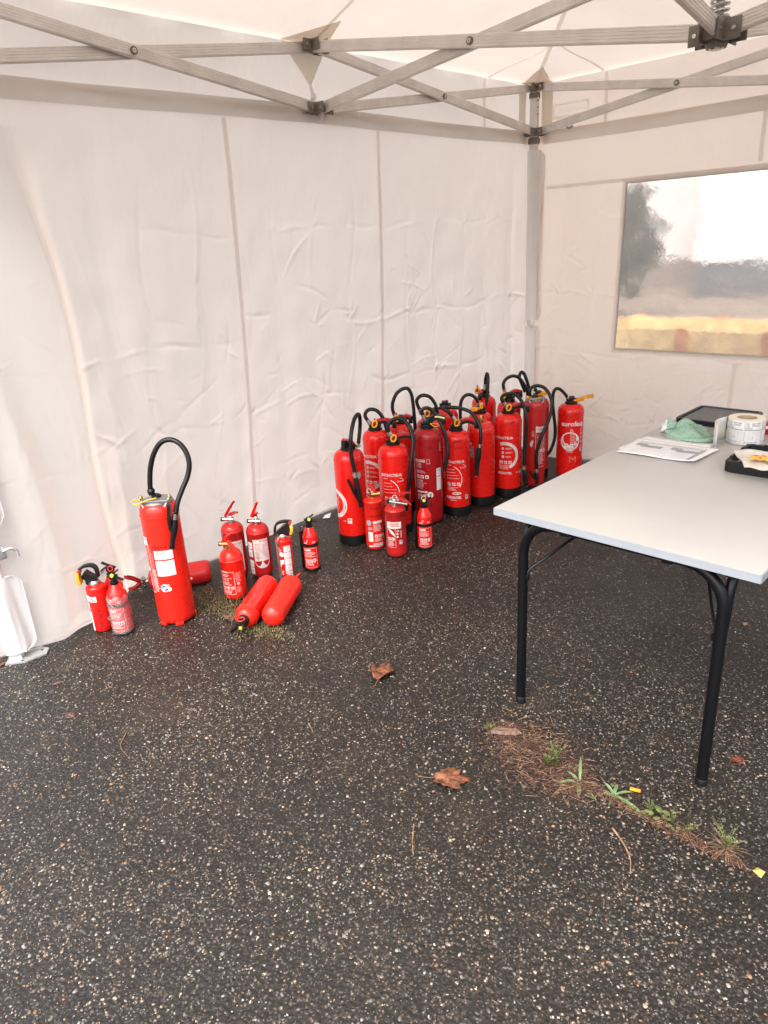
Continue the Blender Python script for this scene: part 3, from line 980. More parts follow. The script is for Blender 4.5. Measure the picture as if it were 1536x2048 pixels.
# legs with upper bracket, slider, foot
def leg(x, y, dirs, foot_rot):
    g = G()
    oct_ = [(0.031*math.cos(math.radians(22.5+45*k)), 0.031*math.sin(math.radians(22.5+45*k))) for k in range(8)]
    vs = [(x+a, y+b, z) for z in (0.95, ZU) for a, b in oct_]
    g.add(vs, [(k, (k+1) % 8, 8+(k+1) % 8, 8+k) for k in range(8)]+[tuple(range(8, 16)), tuple(reversed(range(8)))])
    L = wp(g.build('leg', ALU, None, True, 20), frame)
    g = G()
    oc = [(0.025*math.cos(math.radians(22.5+45*k)), 0.025*math.sin(math.radians(22.5+45*k))) for k in range(8)]
    vs = [(x+a, y+b, z) for z in (0.006, 0.96) for a, b in oc]
    g.add(vs, [(k, (k+1) % 8, 8+(k+1) % 8, 8+k) for k in range(8)]+[tuple(reversed(range(8)))])
    wp(g.build('lower_leg', ALU, None, True, 20), frame)
    # galvanised foot: bracket and cut-corner plate
    g = G()
    rot = Matrix.Rotation(foot_rot, 3, 'Z')
    pl = [(-0.035, -0.06), (0.045, -0.06), (0.115, -0.015), (0.115, 0.03), (0.06, 0.065), (-0.035, 0.065)]
    vs = [rot @ Vector((a, b, z)) + Vector((x, y, 0)) for z in (0.001, 0.007) for a, b in pl]
    k = len(pl)
    g.add(vs, [tuple(reversed(range(k))), tuple(range(k, 2*k))]+[(i, (i+1) % k, k+(i+1) % k, k+i) for i in range(k)])
    for b in (-0.031, 0.031):
        g.box(rot @ Vector((0, b, 0.045))+Vector((x, y, 0)), (0.05, 0.004, 0.078), 0, rot)
    for (a, b) in ((0.09, 0.02), (0.03, -0.048), (0.05, 0.05)):
        g.cyl(rot @ Vector((a, b, 0.0068))+Vector((x, y, 0)), rot @ Vector((a, b, 0.0078))+Vector((x, y, 0)), 0.006, 10, 1)
    wp(g.build('foot_plate', [GALV, DKP], None, False), frame)
    connector((x, y, ZU), dirs)
    connector((x, y, ZL), dirs)
    g = G()
    g.lathe([(0.036, 0), (0.040, 0.008), (0.040, 0.028), (0.034, 0.036)], 16, 0, (x, y, ZL-0.068))
    wp(g.build('collar', HUB, None), frame)
    g = G()
    g.lathe([(0.036, 0), (0.036, 0.03)], 16, 0, (x, y, ZU-0.062))
    wp(g.build('collar', HUB, None), frame)
    return L
leg(0, 0, [(-1, 0), (0, -1)], math.radians(225))
leg(-S, 0, [(1, 0), (0, -1)], math.radians(-35))
leg(0, -S, [(-1, 0), (0, 1)], math.radians(135))
leg(-S, -S, [(1, 0), (0, 1)], math.radians(45))
# slot plate with screws on the corner leg
g = G()
q = Vector((-1, -1, 0)).normalized()
rt = Matrix.Rotation(math.radians(45), 3, 'Z')
g.box(q*0.0315+Vector((0.010, -0.010, 2.30)), (0.004, 0.012, 0.115), 0, rt)
for z in (2.26, 2.30, 2.34): g.cyl(q*0.033+Vector((0.010, -0.010, z)), q*0.037+Vector((0.010, -0.010, z)), 0.004, 8, 1)
wp(g.build('slot_plate', [ALU, DKP], None, False), frame)
# centre pole and spring
g = G(); g.cyl((H, H, ZC+0.02), (H, H, 3.20), 0.013, 14)
g.lathe([(0.03, 0), (0.05, 0.02), (0.02, 0.05)], 18, 0, (H, H, 3.16))
wp(g.build('centre_pole', ALU, None), frame)
g = G()
sp = [(H+0.026*math.cos(a), H+0.026*math.sin(a), ZC+0.03+0.0165*a/(2*math.pi)) for a in [k*0.35 for k in range(int(13*2*math.pi/0.35))]]
g.tube(sp, 0.0045, 6)
wp(g.build('spring', CHROME, None), frame)
# tie strap with buckle from the roof to the lower connector
g = G()
g.strip(spline([(-1.905, 0.030, 2.262), (-1.90, 0.026, 2.225), (-1.907, 0.022, 2.20)], 4), 0.020, 0.002, (1, 0, 0))
g.strip(spline([(-1.905, 0.020, 2.20), (-1.912, 0.012, 2.185), (-1.905, 0.0, 2.175), (-1.905, -0.03, 2.185), (-1.905, -0.040, 2.16), (-1.905, -0.040, 2.115), (-1.905, -0.022, 2.105), (-1.905, -0.03, 2.13)], 4), 0.022, 0.002, (1, 0, 0))
strap = wp(g.build('tie_strap', SLEEVE, None), roof)
g = G(); g.box((-1.905, 0.014, 2.213), (0.030, 0.008, 0.026), 0, bev=0.002); g.box((-1.905, 0.010, 2.188), (0.026, 0.008, 0.012), 0, bev=0.002)
wp(g.build('buckle', WHITEP, None), roof)

# vinyl sleeves round the two visible legs
def sleeve(cx, cy, ang0, r, tail_dir, tail, z0, z1, name='leg_sleeve', arc=190, rr=0.035):
    """sheet that starts behind the leg, rounds it and runs out as a flat tail with round corners"""
    vs = []; fs = []
    na = 14; nt = 8; nz_ = 26
    td = Vector((math.cos(tail_dir), math.sin(tail_dir), 0))
    for j in range(nz_+1):
        z = z0+(z1-z0)*j/nz_
        for i in range(na+1):
            a = ang0+math.radians(arc)*i/na
            rad = r+0.002*math.sin(z*13+i)
            vs.append((cx+rad*math.cos(a), cy+rad*math.sin(a), z))
        last = Vector(vs[-1])
        e = min(z-z0, z1-z)
        lim = tail-(rr-math.sqrt(max(0, rr*rr-(rr-min(e, rr))**2)))
        for i in range(1, nt+1):
            p = last+td*lim*i/nt
            p += Vector((0, 0, 0))+td.cross(Vector((0, 0, 1)))*0.003*math.sin(z*9+i*0.7)
            vs.append(tuple(p))
    m = na+nt+1
    for j in range(nz_):
        for i in range(m-1):
            a = j*m+i
            fs.append((a, a+1, a+m+1, a+m))
    o = link(name, mesh_from(name, vs, fs), SLEEVE, None, True, None)
    # welded edge bead
    P = [Vector(vs[j*m+m-1]) for j in range(nz_+1)]
    g = G(); g.tube([Vector(vs[i]) for i in range(na, m)]+P[1:-1]+[Vector(vs[nz_*m+i]) for i in range(m-1, na-1, -1)], 0.0022, 5)
    b = g.build('edge_bead', SLEEVE, None)
    return o, b
SLV = []
# corner leg: rounds the front of the post (facing -x -y), tail to the right wall
for z0, z1 in ((0.95, 2.05), (0.45, 0.91)):
    o, b = sleeve(0, 0, math.radians(110), 0.040, math.radians(-62), 0.038, z0, z1, arc=190)
    wp(o, wallR); SLV.append((b, o))
for z0, z1 in ((0.56, 2.05), (0.035, 0.375)):
    o, b = sleeve(-S, 0, math.radians(120), 0.046, math.radians(12), 0.062, z0, z1, arc=170, rr=0.045)
    wp(o, wallL); SLV.append((b, o))
# height catch levers showing between the sleeves
g = G(); g.box((-0.030, -0.030, 0.93), (0.03, 0.03, 0.055), 0, Matrix.Rotation(math.radians(45), 3, 'Z'), 0.004)
wp(g.build('catch', ALU, None), frame)
g = G(); g.box((-S+0.02, -0.03, 0.475), (0.05, 0.04, 0.05), 0, None, 0.006)
g.tube(spline([(-S+0.03, -0.05, 0.485), (-S+0.06, -0.055, 0.49), (-S+0.078, -0.058, 0.475), (-S+0.080, -0.06, 0.45)], 5), 0.007, 8)
wp(g.build('catch', GALV, None), frame)
# wall hook on the right header
g = G(); g.strip([(0.012, -0.235, 2.158), (0.0, -0.262, 2.150), (0.004, -0.285, 2.158)], 0.014, 0.003, (0, 0.2, 1))
wp(g.build('hook_tab', GREYP, None), wallR)

for o, p in WP: world_parent(o, p)
for b, st, fr in BOLT:
    b.parent = st; b.matrix_parent_inverse = Matrix.Identity(4)
for b, o in SLV:
    b.parent = o; b.matrix_parent_inverse = Matrix.Identity(4)

# ------------------------------------------------------------------ outside, seen blurred through the window
def box_obj(name, c, d, mat, parent=None, bev=0.0):
    g = G(); g.box(c, d, 0, bev=bev); return g.build(name, mat, parent, False)
PALE = plain('pale_render', (0.66, 0.63, 0.61), 0.8, var=0.10, nscale=1.2)
PLINTH = plain('grey_plinth', (0.085, 0.085, 0.095), 0.8, var=0.2, nscale=2)
bld = empty('building', (13.6, -2.4, 0))
tag(bld, 'pale building with a dark grey lower band, blurred beyond the window', 'building')
bld.rotation_euler = (0, 0, math.radians(21))
box_obj('wall', (0, 0, 2.80), (0.5, 13, 4.1), PALE, bld)
box_obj('plinth', (-0.05, 0, 0.375), (0.5, 13, 0.75), PLINTH, bld)
box_obj('roof', (0.3, 0, 4.98), (1.6, 13.6, 0.25), PLINTH, bld)

sky_stand_in = empty('building', (13.5, 7.0, 0))  # added white block, stands in for bright sky behind the tree
sky_stand_in.rotation_euler = (0, 0, math.radians(24))
tag(sky_stand_in, 'added white building standing in for bright sky behind the dark tree, at the left of the window', 'building')
box_obj('wall', (0, 0, 2.4), (0.4, 7.5, 3.3), PALE, sky_stand_in)
box_obj('plinth', (-0.05, 0, 0.375), (0.4, 7.5, 0.75), plain('brown_plinth', (0.20, 0.165, 0.14), 0.9), sky_stand_in)
box_obj('roof', (0.3, 0, 4.15), (1.4, 7.9, 0.2), PLINTH, sky_stand_in)

def crate():
    c = empty('wooden_crate', (1.55, -0.50, 0))
    tag(c, 'pine plank crate with red-brown corner posts, just outside the window', 'crate')
    for side, x in ((0, -0.38), (1, 0.38)):
        for k in range(4):
            box_obj('plank', (x, 0, 0.10+0.185*k+0.01), (0.022, 1.52, 0.176), WOOD, c)
    for x in (0,):
        for y in (-0.76, 0.76):
            for k in range(4):
                box_obj('plank', (0, y, 0.10+0.185*k+0.01), (0.735, 0.022, 0.176), WOOD, c)
    for y in (-0.75, -0.10, 0.66):
        box_obj('post', (-0.41, y, 0.385), (0.036, 0.085, 0.765), WOODR, c)
        box_obj('post', (0.41, y, 0.385), (0.036, 0.085, 0.765), WOODR, c)
crate()

yard = grid_sheet('yard', 0.75, -14, 40, 24, 0.004, plain('packed_gravel', (0.21, 0.165, 0.13), 0.95, var=0.2, nscale=1.5, spec=0.1))
tag(yard, 'brownish packed gravel beyond the tent wall', kind='structure')

def far_tree(loc, h, rr, seed, label):
    r = random.Random(seed)
    t = empty('tree', loc)
    tag(t, label, 'tree')
    g = G()
    g.tube([(0, 0, 0), (0.05, 0.02, h*0.25), (0.0, 0.06, h*0.5), (0.08, 0, h*0.8)], [0.16, 0.12, 0.09, 0.04], 10)
    for k in range(7):
        a = r.uniform(0, 6.28); z = h*r.uniform(0.3, 0.6)
        g.tube([(0, 0, z), (math.cos(a)*rr*0.5, math.sin(a)*rr*0.5, z+h*0.14), (math.cos(a)*rr*0.85, math.sin(a)*rr*0.85, z+h*0.22)], [0.06, 0.035, 0.015], 6)
    g.build('trunk', BARK, t)
    g = G()
    for k in range(42):
        a = r.uniform(0, 6.28); q = r.uniform(0.1, 1)**0.6*rr; z = h*r.uniform(0.34, 1.0)
        q *= 1.15-abs(z/h-0.6)*1.2
        c = Vector((math.cos(a)*q, math.sin(a)*q, z))
        for _ in range(60):
            p = c+Vector((r.gauss(0, 1), r.gauss(0, 1), r.gauss(0, 0.8)))*rr*0.17
            n_ = Vector((r.gauss(0, 1), r.gauss(0, 1), r.gauss(0, 1))).normalized()
            u = n_.orthogonal().normalized()*r.uniform(0.05, 0.11); v = n_.cross(u)*0.6
            g.add([p-u, p+v, p+u, p-v], [(0, 1, 2, 3)])
    g.build('crown', plain('tree_leaf', (0.045, 0.055, 0.03), 0.7, var=0.4, nscale=3), t, False)
far_tree((6.6, 3.2, 0), 2.12, 0.72, 2, 'dark leafy tree seen blurred at the left of the window')

# ------------------------------------------------------------------ fire extinguishers
# x, y, radius, height of the shoulder apex
EXT = {
'C1': (-2.081,-0.240,0.0814,0.522),
'C4': (-1.832,-0.332,0.0863,0.505),
'C5': (-1.603,-0.379,0.0804,0.553),
'C7': (-1.404,-0.426,0.0794,0.501),
'C8': (-1.177,-0.435,0.0821,0.504),
'C11': (-0.959,-0.478,0.0827,0.519),
'C15': (-0.428,-0.599,0.0844,0.489),
'C13': (-0.717,-0.510,0.0708,0.557),
'C16': (-2.079,-0.403,0.0501,0.286),
'C17': (-2.076,-0.558,0.0539,0.274),
'C18': (-1.924,-0.623,0.0404,0.234),
'A5': (-3.187,-0.236,0.0815,0.560),
'A1': (-3.453,-0.064,0.0421,0.221),
'A2': (-3.406,-0.154,0.0428,0.233),
'A3': (-3.367,-0.040,0.0418,0.223),
'B1': (-2.753,-0.088,0.0556,0.288),
'B2': (-2.668,-0.179,0.0556,0.277),
'B3': (-2.895,-0.275,0.0545,0.248),
'B4': (-2.607,-0.301,0.0403,0.214),
'B5': (-2.468,-0.336,0.0386,0.233),
'C2': (-1.757,-0.123,0.0754,0.540),
'C3': (-1.544,-0.122,0.0736,0.535),
'C6L': (-1.366,-0.186,0.0750,0.530),
'C6': (-1.149,-0.136,0.0811,0.545),
'C9': (-1.015,-0.306,0.0762,0.510),
'C10': (-0.686,-0.092,0.0806,0.530),
'C12': (-0.730,-0.324,0.0743,0.530),
'C14': (-0.549,-0.429,0.0718,0.530),
}

# fittings in each one's own frame: x to the right as seen from the open side, y towards the wall, z up
RIG = {
'C1': [
  ('hose',[(0.0578,0.0,0.5535),(0.0679,0.05,0.6106),(0.0731,0.03,0.6694),(0.068,0,0.7061),(0.047,-0.04,0.693),(0.0307,-0.08,0.6459),(0.0227,-0.1,0.5988),(0.0191,-0.1,0.5191),(0.0268,-0.1,0.4591),(0.0316,-0.1,0.4152)]),
  ('ferrule',[(0.0303,-0.1,0.4262),(0.0324,-0.1,0.3959)]),
  ('nozzle',[(0.0329,-0.1,0.3959),(0.0428,-0.1,0.3093),(0.0474,-0.1,0.2585),(0.0523,-0.1,0.2355)]),
  ('trigger',[(-0.0064,-0.115,0.3895),(0.0178,-0.11,0.3255),(0.0418,-0.1,0.2701)]),
  ('lever',[(0.0345,-0.03,0.5522),(0.0105,-0.06,0.5727),(-0.0159,-0.09,0.5878)]),
  ('fit',[(0.0564,0,0.5317),(0.0536,0,0.5455)]),
],
'C2': [
  ('fit',[(-0.0278,0,0.5762),(-0.039,0,0.5972)]),
  ('hose',[(-0.0375,0,0.5942),(-0.0492,0,0.6151),(-0.051,0,0.6325),(-0.0384,0,0.6519),(-0.0126,0,0.6595),(0.0205,0,0.6456),(0.0493,0,0.6035),(0.0633,0,0.5475),(0.0724,0.01,0.4975),(0.0739,0.02,0.4113)]),
  ('lever',[(0.0114,0,0.5855),(0.0543,0,0.5917),(0.116,0,0.5764)]),
  ('ring',[(-0.0005,-0.02,0.5795)]),
],
'C3': [
  ('fit',[(-0.0219,0,0.566),(-0.0343,0,0.5877)]),
  ('hose',[(-0.0344,0,0.5859),(-0.0427,0,0.621),(-0.0377,0,0.6622),(-0.0151,0,0.7079),(0.021,0,0.7338),(0.0529,0,0.7332),(0.0717,0,0.697),(0.0793,0,0.6376),(0.0826,0,0.5718),(0.0845,0,0.4994),(0.0782,0,0.3648)]),
  ('lever',[(-0.0016,0,0.5588),(0.0343,0,0.5699),(0.0663,0,0.5608)]),
  ('ring',[(-0.0243,-0.02,0.5679)]),
],
'C4': [
  ('fit',[(-0.0075,0,0.5494),(-0.0183,0,0.5724)]),
  ('hose',[(-0.0173,0,0.5695),(-0.0235,0,0.5977),(-0.0127,0,0.6274),(0.015,0,0.6439),(0.05,0,0.6441),(0.0808,-0.01,0.6188),(0.0995,-0.03,0.5759),(0.106,-0.05,0.5254),(0.0968,-0.07,0.4592),(0.0832,-0.08,0.3785),(0.0692,-0.08,0.2764),(0.0602,-0.08,0.2189)]),
  ('nozzle',[(0.0602,-0.08,0.2189),(0.0563,-0.08,0.1781),(0.0539,-0.08,0.1488)]),
  ('lever',[(0.0266,0,0.5474),(0.0676,0,0.5533),(0.1134,0,0.5422)]),
  ('ring',[(0.004,-0.025,0.5459)]),
],
'C5': [
  ('fit',[(-0.011,0,0.5987),(-0.0185,0,0.6247)]),
  ('hose',[(-0.0175,0,0.6218),(-0.0244,0,0.6477),(-0.0116,0,0.6633),(0.0133,0,0.6624),(0.0431,0,0.6381),(0.068,-0.02,0.5989),(0.0897,-0.04,0.5457),(0.1065,-0.05,0.473),(0.1085,-0.06,0.4121),(0.0944,-0.06,0.3546),(0.0838,-0.06,0.314)]),
  ('lever',[(0.0105,-0.01,0.5999),(0.0518,-0.02,0.6168),(0.0977,-0.03,0.608)]),
  ('loop',[(0.0167,-0.03,0.5817),(0.0431,-0.04,0.5667),(0.0719,-0.03,0.5727),(0.0445,-0.03,0.5829),(0.0167,-0.03,0.5817)]),
],
'C6L': [
  ('fit',[(-0.0423,0,0.5627),(-0.0515,0,0.5906)]),
  ('hose',[(-0.0498,0,0.5875),(-0.0625,0,0.6185),(-0.0656,0,0.6458),(-0.0457,0,0.6687),(-0.0159,0,0.6729),(0.0163,0,0.6573),(0.042,0,0.6184),(0.0527,0,0.5754),(0.0589,0.02,0.5152)]),
  ('ring',[(-0.0077,-0.02,0.5683)]),
  ('lever',[(-0.02,0,0.5492),(0.0103,0,0.5596),(0.0401,0,0.553)]),
],
'C6': [
  ('lever',[(-0.0096,0,0.5167),(-0.0435,0,0.5377),(-0.0747,0,0.5396)]),
  ('pinring',[(-0.0271,0,0.5684)]),
  ('pin',[(-0.009,0,0.542),(0.0041,0,0.5666),(0.0108,0,0.5883)]),
],
'C7': [
  ('fit',[(-0.0047,0,0.5546),(-0.0188,0,0.5813)]),
  ('hose',[(-0.017,0,0.5779),(-0.0354,0,0.6061),(-0.0593,0.01,0.6219),(-0.0679,0.03,0.6282),(-0.0551,0.05,0.6295),(-0.0148,0.04,0.6267),(0.0337,0.02,0.6219),(0.0815,0,0.6043),(0.1163,-0.02,0.5652),(0.1333,-0.04,0.5207),(0.1354,-0.05,0.4713),(0.13,-0.05,0.4226)]),
  ('ferrule',[(0.13,-0.05,0.4259),(0.1286,-0.05,0.4063)]),
  ('nozzle',[(0.128,-0.05,0.4063),(0.1199,-0.05,0.334),(0.1083,-0.05,0.2407)]),
  ('trigger',[(0.1126,-0.06,0.4035),(0.1057,-0.06,0.3379),(0.1027,-0.055,0.2764)]),
  ('lever',[(0.0301,0,0.5493),(0.0683,0,0.5568),(0.1221,0,0.5374)]),
  ('ring',[(0.0031,-0.025,0.5518)]),
],
'C8': [
  ('pin',[(0.0091,0,0.4934),(0.0092,0,0.5136),(0.0074,0,0.5339)]),
],
'C9': [
  ('fit',[(-0.0008,0,0.5477),(-0.0109,0,0.5726)]),
  ('hose',[(-0.0102,0,0.5712),(-0.0244,0,0.6011),(-0.0516,0,0.6234),(-0.0823,0,0.6265),(-0.1079,0,0.606),(-0.1208,0,0.5652),(-0.1227,0,0.4884),(-0.1208,0,0.4317)]),
  ('ylever',[(0.008,-0.01,0.5459),(-0.0229,-0.01,0.5408),(-0.0607,-0.01,0.536)]),
  ('yblock',[(0.003,-0.03,0.5506)]),
],
'C10': [
  ('fit',[(0.0019,-0.02,0.5845),(0.0049,-0.02,0.6117)]),
  ('hose',[(0.0049,-0.02,0.608),(0.008,-0.02,0.652),(0.0161,-0.03,0.6862),(0.0209,-0.05,0.6566),(0.0148,-0.06,0.5782),(0.0057,-0.07,0.5068),(-0.0003,-0.07,0.4625)]),
  ('ring',[(-0.0491,-0.02,0.5778)]),
  ('lever',[(-0.0277,-0.05,0.5714),(-0.0366,-0.09,0.5725),(-0.0454,-0.13,0.5665)]),
],
'C11': [
  ('fit',[(-0.0171,0,0.5594),(-0.0273,0,0.5832)]),
  ('hose',[(-0.0253,0,0.5783),(-0.0416,0,0.6031),(-0.0336,0,0.6263),(0.0012,0,0.6371),(0.0381,0,0.6309),(0.0667,-0.01,0.6056),(0.0819,-0.03,0.5751),(0.0932,-0.05,0.5314),(0.1002,-0.06,0.472),(0.0992,-0.06,0.3754),(0.0921,-0.06,0.2705),(0.0885,-0.06,0.1995)]),
  ('ferrule',[(0.09,-0.06,0.1922),(0.089,-0.06,0.1708)]),
  ('nozzle',[(0.0903,-0.06,0.1707),(0.0981,-0.06,0.1196),(0.1073,-0.06,0.0644)]),
  ('lever',[(0.0221,0,0.5551),(0.0693,0,0.5626),(0.1201,0,0.5493)]),
  ('ring',[(-0.0028,-0.025,0.5586)]),
],
'C12': [
  ('fit',[(-0.0243,0,0.5854),(-0.033,0,0.6088)]),
  ('hose',[(-0.0316,0,0.6059),(-0.0375,0,0.6433),(-0.0179,0,0.6762),(0.0209,0,0.6916),(0.0599,0,0.6802),(0.0924,0,0.6393),(0.1144,0,0.5988),(0.1246,0.01,0.5459)]),
  ('lever',[(0.0078,0,0.58),(0.0397,0,0.5924),(0.079,0,0.583)]),
  ('ring',[(-0.0394,-0.025,0.577)]),
],
'C13': [
  ('hose',[(-0.0344,0,0.6024),(-0.0293,0,0.6265),(-0.0075,0,0.6426),(0.0271,0,0.6434),(0.0598,-0.01,0.6268),(0.0837,-0.03,0.5912),(0.0941,-0.05,0.5425),(0.088,-0.06,0.4821),(0.0597,-0.08,0.4109),(0.0246,-0.09,0.3372),(0.002,-0.09,0.2593),(-0.0035,-0.09,0.1941),(0.0007,-0.09,0.1313)]),
  ('ferrule',[(0.0007,-0.09,0.1313),(0.0012,-0.09,0.109)]),
  ('nozzle',[(-0.0002,-0.09,0.1091),(0.0029,-0.09,0.068),(0.0072,-0.09,0.0318)]),
  ('trigger',[(-0.045,-0.1,0.1187),(-0.0281,-0.1,0.088),(-0.003,-0.095,0.0588)]),
],
'C14': [
  ('hose',[(-0.0876,0,0.5739),(-0.11,0,0.6258),(-0.1265,0,0.6733),(-0.1148,0,0.7033),(-0.0953,0,0.6893),(-0.078,0,0.6455),(-0.0627,0,0.5942),(-0.0546,0,0.5429)]),
  ('ylever',[(-0.0099,-0.01,0.5496),(0.0163,-0.02,0.561),(0.0486,-0.02,0.5628)]),
  ('knob',[(-0.0257,-0.02,0.5779)]),
],
'C15': [
  ('fit',[(-0.0037,0,0.5077),(-0.0261,0,0.5308)]),
  ('hose',[(-0.0246,0,0.5278),(-0.045,0,0.5557),(-0.0746,0,0.5841),(-0.0999,0,0.5899),(-0.1177,0,0.5636),(-0.1197,0,0.4912),(-0.1083,0,0.4024),(-0.0987,0,0.3276),(-0.1014,0,0.2526),(-0.1236,0,0.1817),(-0.1535,0,0.1413)]),
  ('ylever',[(0.008,-0.01,0.5077),(0.0648,-0.01,0.5225),(0.1396,-0.01,0.5326)]),
],
'A5': [
  ('hose',[(-0.0201,0,0.5993),(-0.0189,0,0.6274),(-0.0126,0,0.6689),(-0.0018,0,0.7144),(0.0204,0,0.7677),(0.0537,0,0.8107),(0.0927,0,0.824),(0.1322,-0.01,0.811),(0.1592,-0.02,0.7742),(0.1682,-0.03,0.727),(0.1568,-0.04,0.6763),(0.1307,-0.06,0.6249),(0.1096,-0.08,0.5779),(0.0981,-0.09,0.5359)]),
  ('ferrule',[(0.0977,-0.09,0.5336),(0.0906,-0.09,0.5083)]),
  ('nozzle',[(0.0906,-0.09,0.5083),(0.0797,-0.09,0.4617),(0.0656,-0.09,0.4149),(0.0572,-0.09,0.3816)]),
  ('trigger',[(0.0779,-0.1,0.5757),(0.0696,-0.1,0.5135),(0.0684,-0.095,0.4597)]),
  ('cone',[(-0.0186,0,0.5898),(-0.0185,0,0.6086)]),
],
'B1': [
  ('redlever',[(-0.0231,0,0.3222),(0.0004,-0.01,0.36),(0.0326,-0.02,0.4035)]),
  ('redhandle',[(-0.0054,0,0.33),(0.0164,0,0.3375),(0.0412,0,0.3369)]),
  ('pinring',[(-0.038,0,0.3409)]),
  ('valve',[(-0.0375,-0.01,0.3091),(0.0161,-0.01,0.3058)]),
],
'B2': [
  ('redlever',[(-0.0192,0,0.3157),(-0.0024,-0.01,0.3496),(0.0185,-0.02,0.3916)]),
  ('pinring',[(0.0248,0,0.3219)]),
  ('redhandle',[(-0.0137,0,0.3198),(-0.0,0.02,0.3202),(0.0108,0.03,0.318)]),
  ('valve',[(-0.034,-0.01,0.2938),(0.0217,-0.01,0.2903)]),
],
'B3': [
  ('redlever',[(-0.0303,0,0.2824),(-0.0124,0,0.3047),(0.0167,0,0.324)]),
  ('redhandle',[(-0.0021,-0.02,0.2956),(0.0235,-0.03,0.2687),(0.0521,-0.04,0.2352)]),
  ('valve',[(-0.0397,-0.01,0.2767),(-0.0028,-0.01,0.2744)]),
],
'C16': [
  ('redlever',[(0.014,0,0.3203),(-0.0007,0,0.3378),(-0.0178,0,0.3582)]),
  ('pinring',[(-0.0174,0,0.3222)]),
  ('valve',[(-0.0053,-0.01,0.3055),(0.0394,-0.01,0.3083)]),
],
'C17': [
  ('redlever',[(-0.0025,0,0.3303),(0.0359,-0.01,0.3423),(0.0816,-0.01,0.3405)]),
  ('redhandle',[(0.0173,-0.01,0.3245),(0.0542,-0.02,0.3069),(0.0842,-0.03,0.2816)]),
  ('pinring',[(0.0014,-0.03,0.3272)]),
  ('valve',[(-0.0273,-0.01,0.3001),(0.0638,-0.01,0.2809)]),
],
'C18': [
  ('blever',[(-0.0135,0,0.2781),(0.0117,-0.01,0.2746),(0.0381,-0.01,0.2895)]),
  ('bhandle',[(0.0121,0,0.2654),(0.0293,-0.01,0.2569),(0.0445,-0.01,0.2421)]),
  ('dot',[(0.0005,-0.02,0.2745)]),
  ('pinring',[(-0.001,-0.01,0.2837)]),
],
'A2': [
  ('blever',[(-0.0234,0,0.2656),(0.0058,-0.01,0.2835),(0.0311,-0.01,0.2992)]),
  ('bhandle',[(-0.0008,0,0.2667),(0.0242,-0.01,0.2625),(0.0467,-0.01,0.2511)]),
  ('dot',[(0.0045,-0.02,0.2776)]),
],
'A3': [
  ('blever',[(-0.0299,0,0.2858),(-0.0025,-0.0,0.2713),(0.0276,-0.0,0.2592)]),
  ('bhandle',[(-0.048,0,0.2409),(-0.0238,0,0.2573),(-0.0035,0,0.2663)]),
  ('pinring',[(0.0108,-0.02,0.2621)]),
],
'B5': [
  ('blever',[(-0.0205,0,0.2686),(0.0015,0,0.2786),(0.026,0,0.2942)]),
  ('bhandle',[(0.0048,0,0.2693),(0.021,0,0.2615),(0.0434,0,0.2533)]),
  ('dot',[(0.0062,-0.02,0.2762)]),
],
'A1': [
  ('arch',[(-0.0505,-0.01,0.2956),(-0.0294,-0.0,0.3069),(0.0028,0,0.3099),(0.0199,0,0.2938),(0.0211,0,0.2537)]),
  ('yguard',[(-0.0517,-0.02,0.293),(-0.051,-0.025,0.2655),(-0.0501,-0.02,0.2354)]),
  ('redbit',[(-0.0465,-0.02,0.2917)]),
  ('shroud',[(-0.0386,0,0.2726),(-0.017,0,0.2561),(0.0114,0,0.2392)]),
],
'B4': [
  ('arch',[(-0.0372,0,0.2327),(-0.0308,0,0.2725),(-0.0124,0,0.29),(0.021,0,0.295),(0.0494,0,0.2906)]),
  ('yguard',[(0.0496,-0.02,0.28),(0.0511,-0.025,0.262),(0.0443,-0.02,0.2403)]),
  ('redbit',[(0.0432,-0.01,0.2919)]),
  ('shroud',[(-0.0166,0,0.2314),(0.0129,0,0.2564),(0.0394,0,0.2726)]),
],
}


def big_profile(r, h, skirt, rn=0.030, low=0.0):
    zc = h-0.052
    p = [(r*0.80, low+0.004), (r*0.93, low+0.010), (r-0.001, low+0.030)]
    p += [(r, low+0.034), (r, zc-0.004), (r+0.0014, zc-0.003), (r+0.0014, zc+0.002), (r-0.0005, zc+0.003)]
    n = 9
    for k in range(1, n+1):
        a = math.pi/2*k/n
        p.append((rn+(r-rn-0.0005)*math.cos(a)**0.85, zc+0.004+(h-zc-0.004)*math.sin(a)))
    return p

def dome_profile(r, h, rn=0.014, dome=0.9, low=0.0, foot=True, ridge=True):
    zc = h-r*dome
    p = []
    if foot: p += [(r*0.82, low+0.003), (r*0.93, low+0.010), (r-0.0005, low+0.026)]
    else:
        for k in range(0, 8):
            a = math.pi/2*k/8
            p.append((max(0.0005, r*math.sin(a)), low+r*0.8*(1-math.cos(a))))
    p += [(r, low+(0.030 if foot else r*0.82)), (r, zc-0.002)]
    if ridge: p += [(r+0.0010, zc-0.001), (r+0.0010, zc+0.002), (r-0.0003, zc+0.003)]
    n = 9
    for k in range(1, n+1):
        a = math.pi/2*k/n
        p.append((rn+(r-rn-0.0003)*math.cos(a), zc+0.003+(h-zc-0.003)*math.sin(a)))
    return p

def cone_profile(r, h, rn=0.014, cone=0.052, low=0.0):
    zc = h-cone
    return [(r*0.85, low+0.003), (r*0.97, low+0.010), (r, low+0.02), (r, zc), (r*0.97, zc+0.008), (r*0.80, zc+0.020), (rn+0.006, h-0.008), (rn, h)]

def body(parent, prof, mat, seg=44):
    g = G(); g.lathe(prof, seg)
    return g.build('cylinder_body', mat, parent, True, 50)

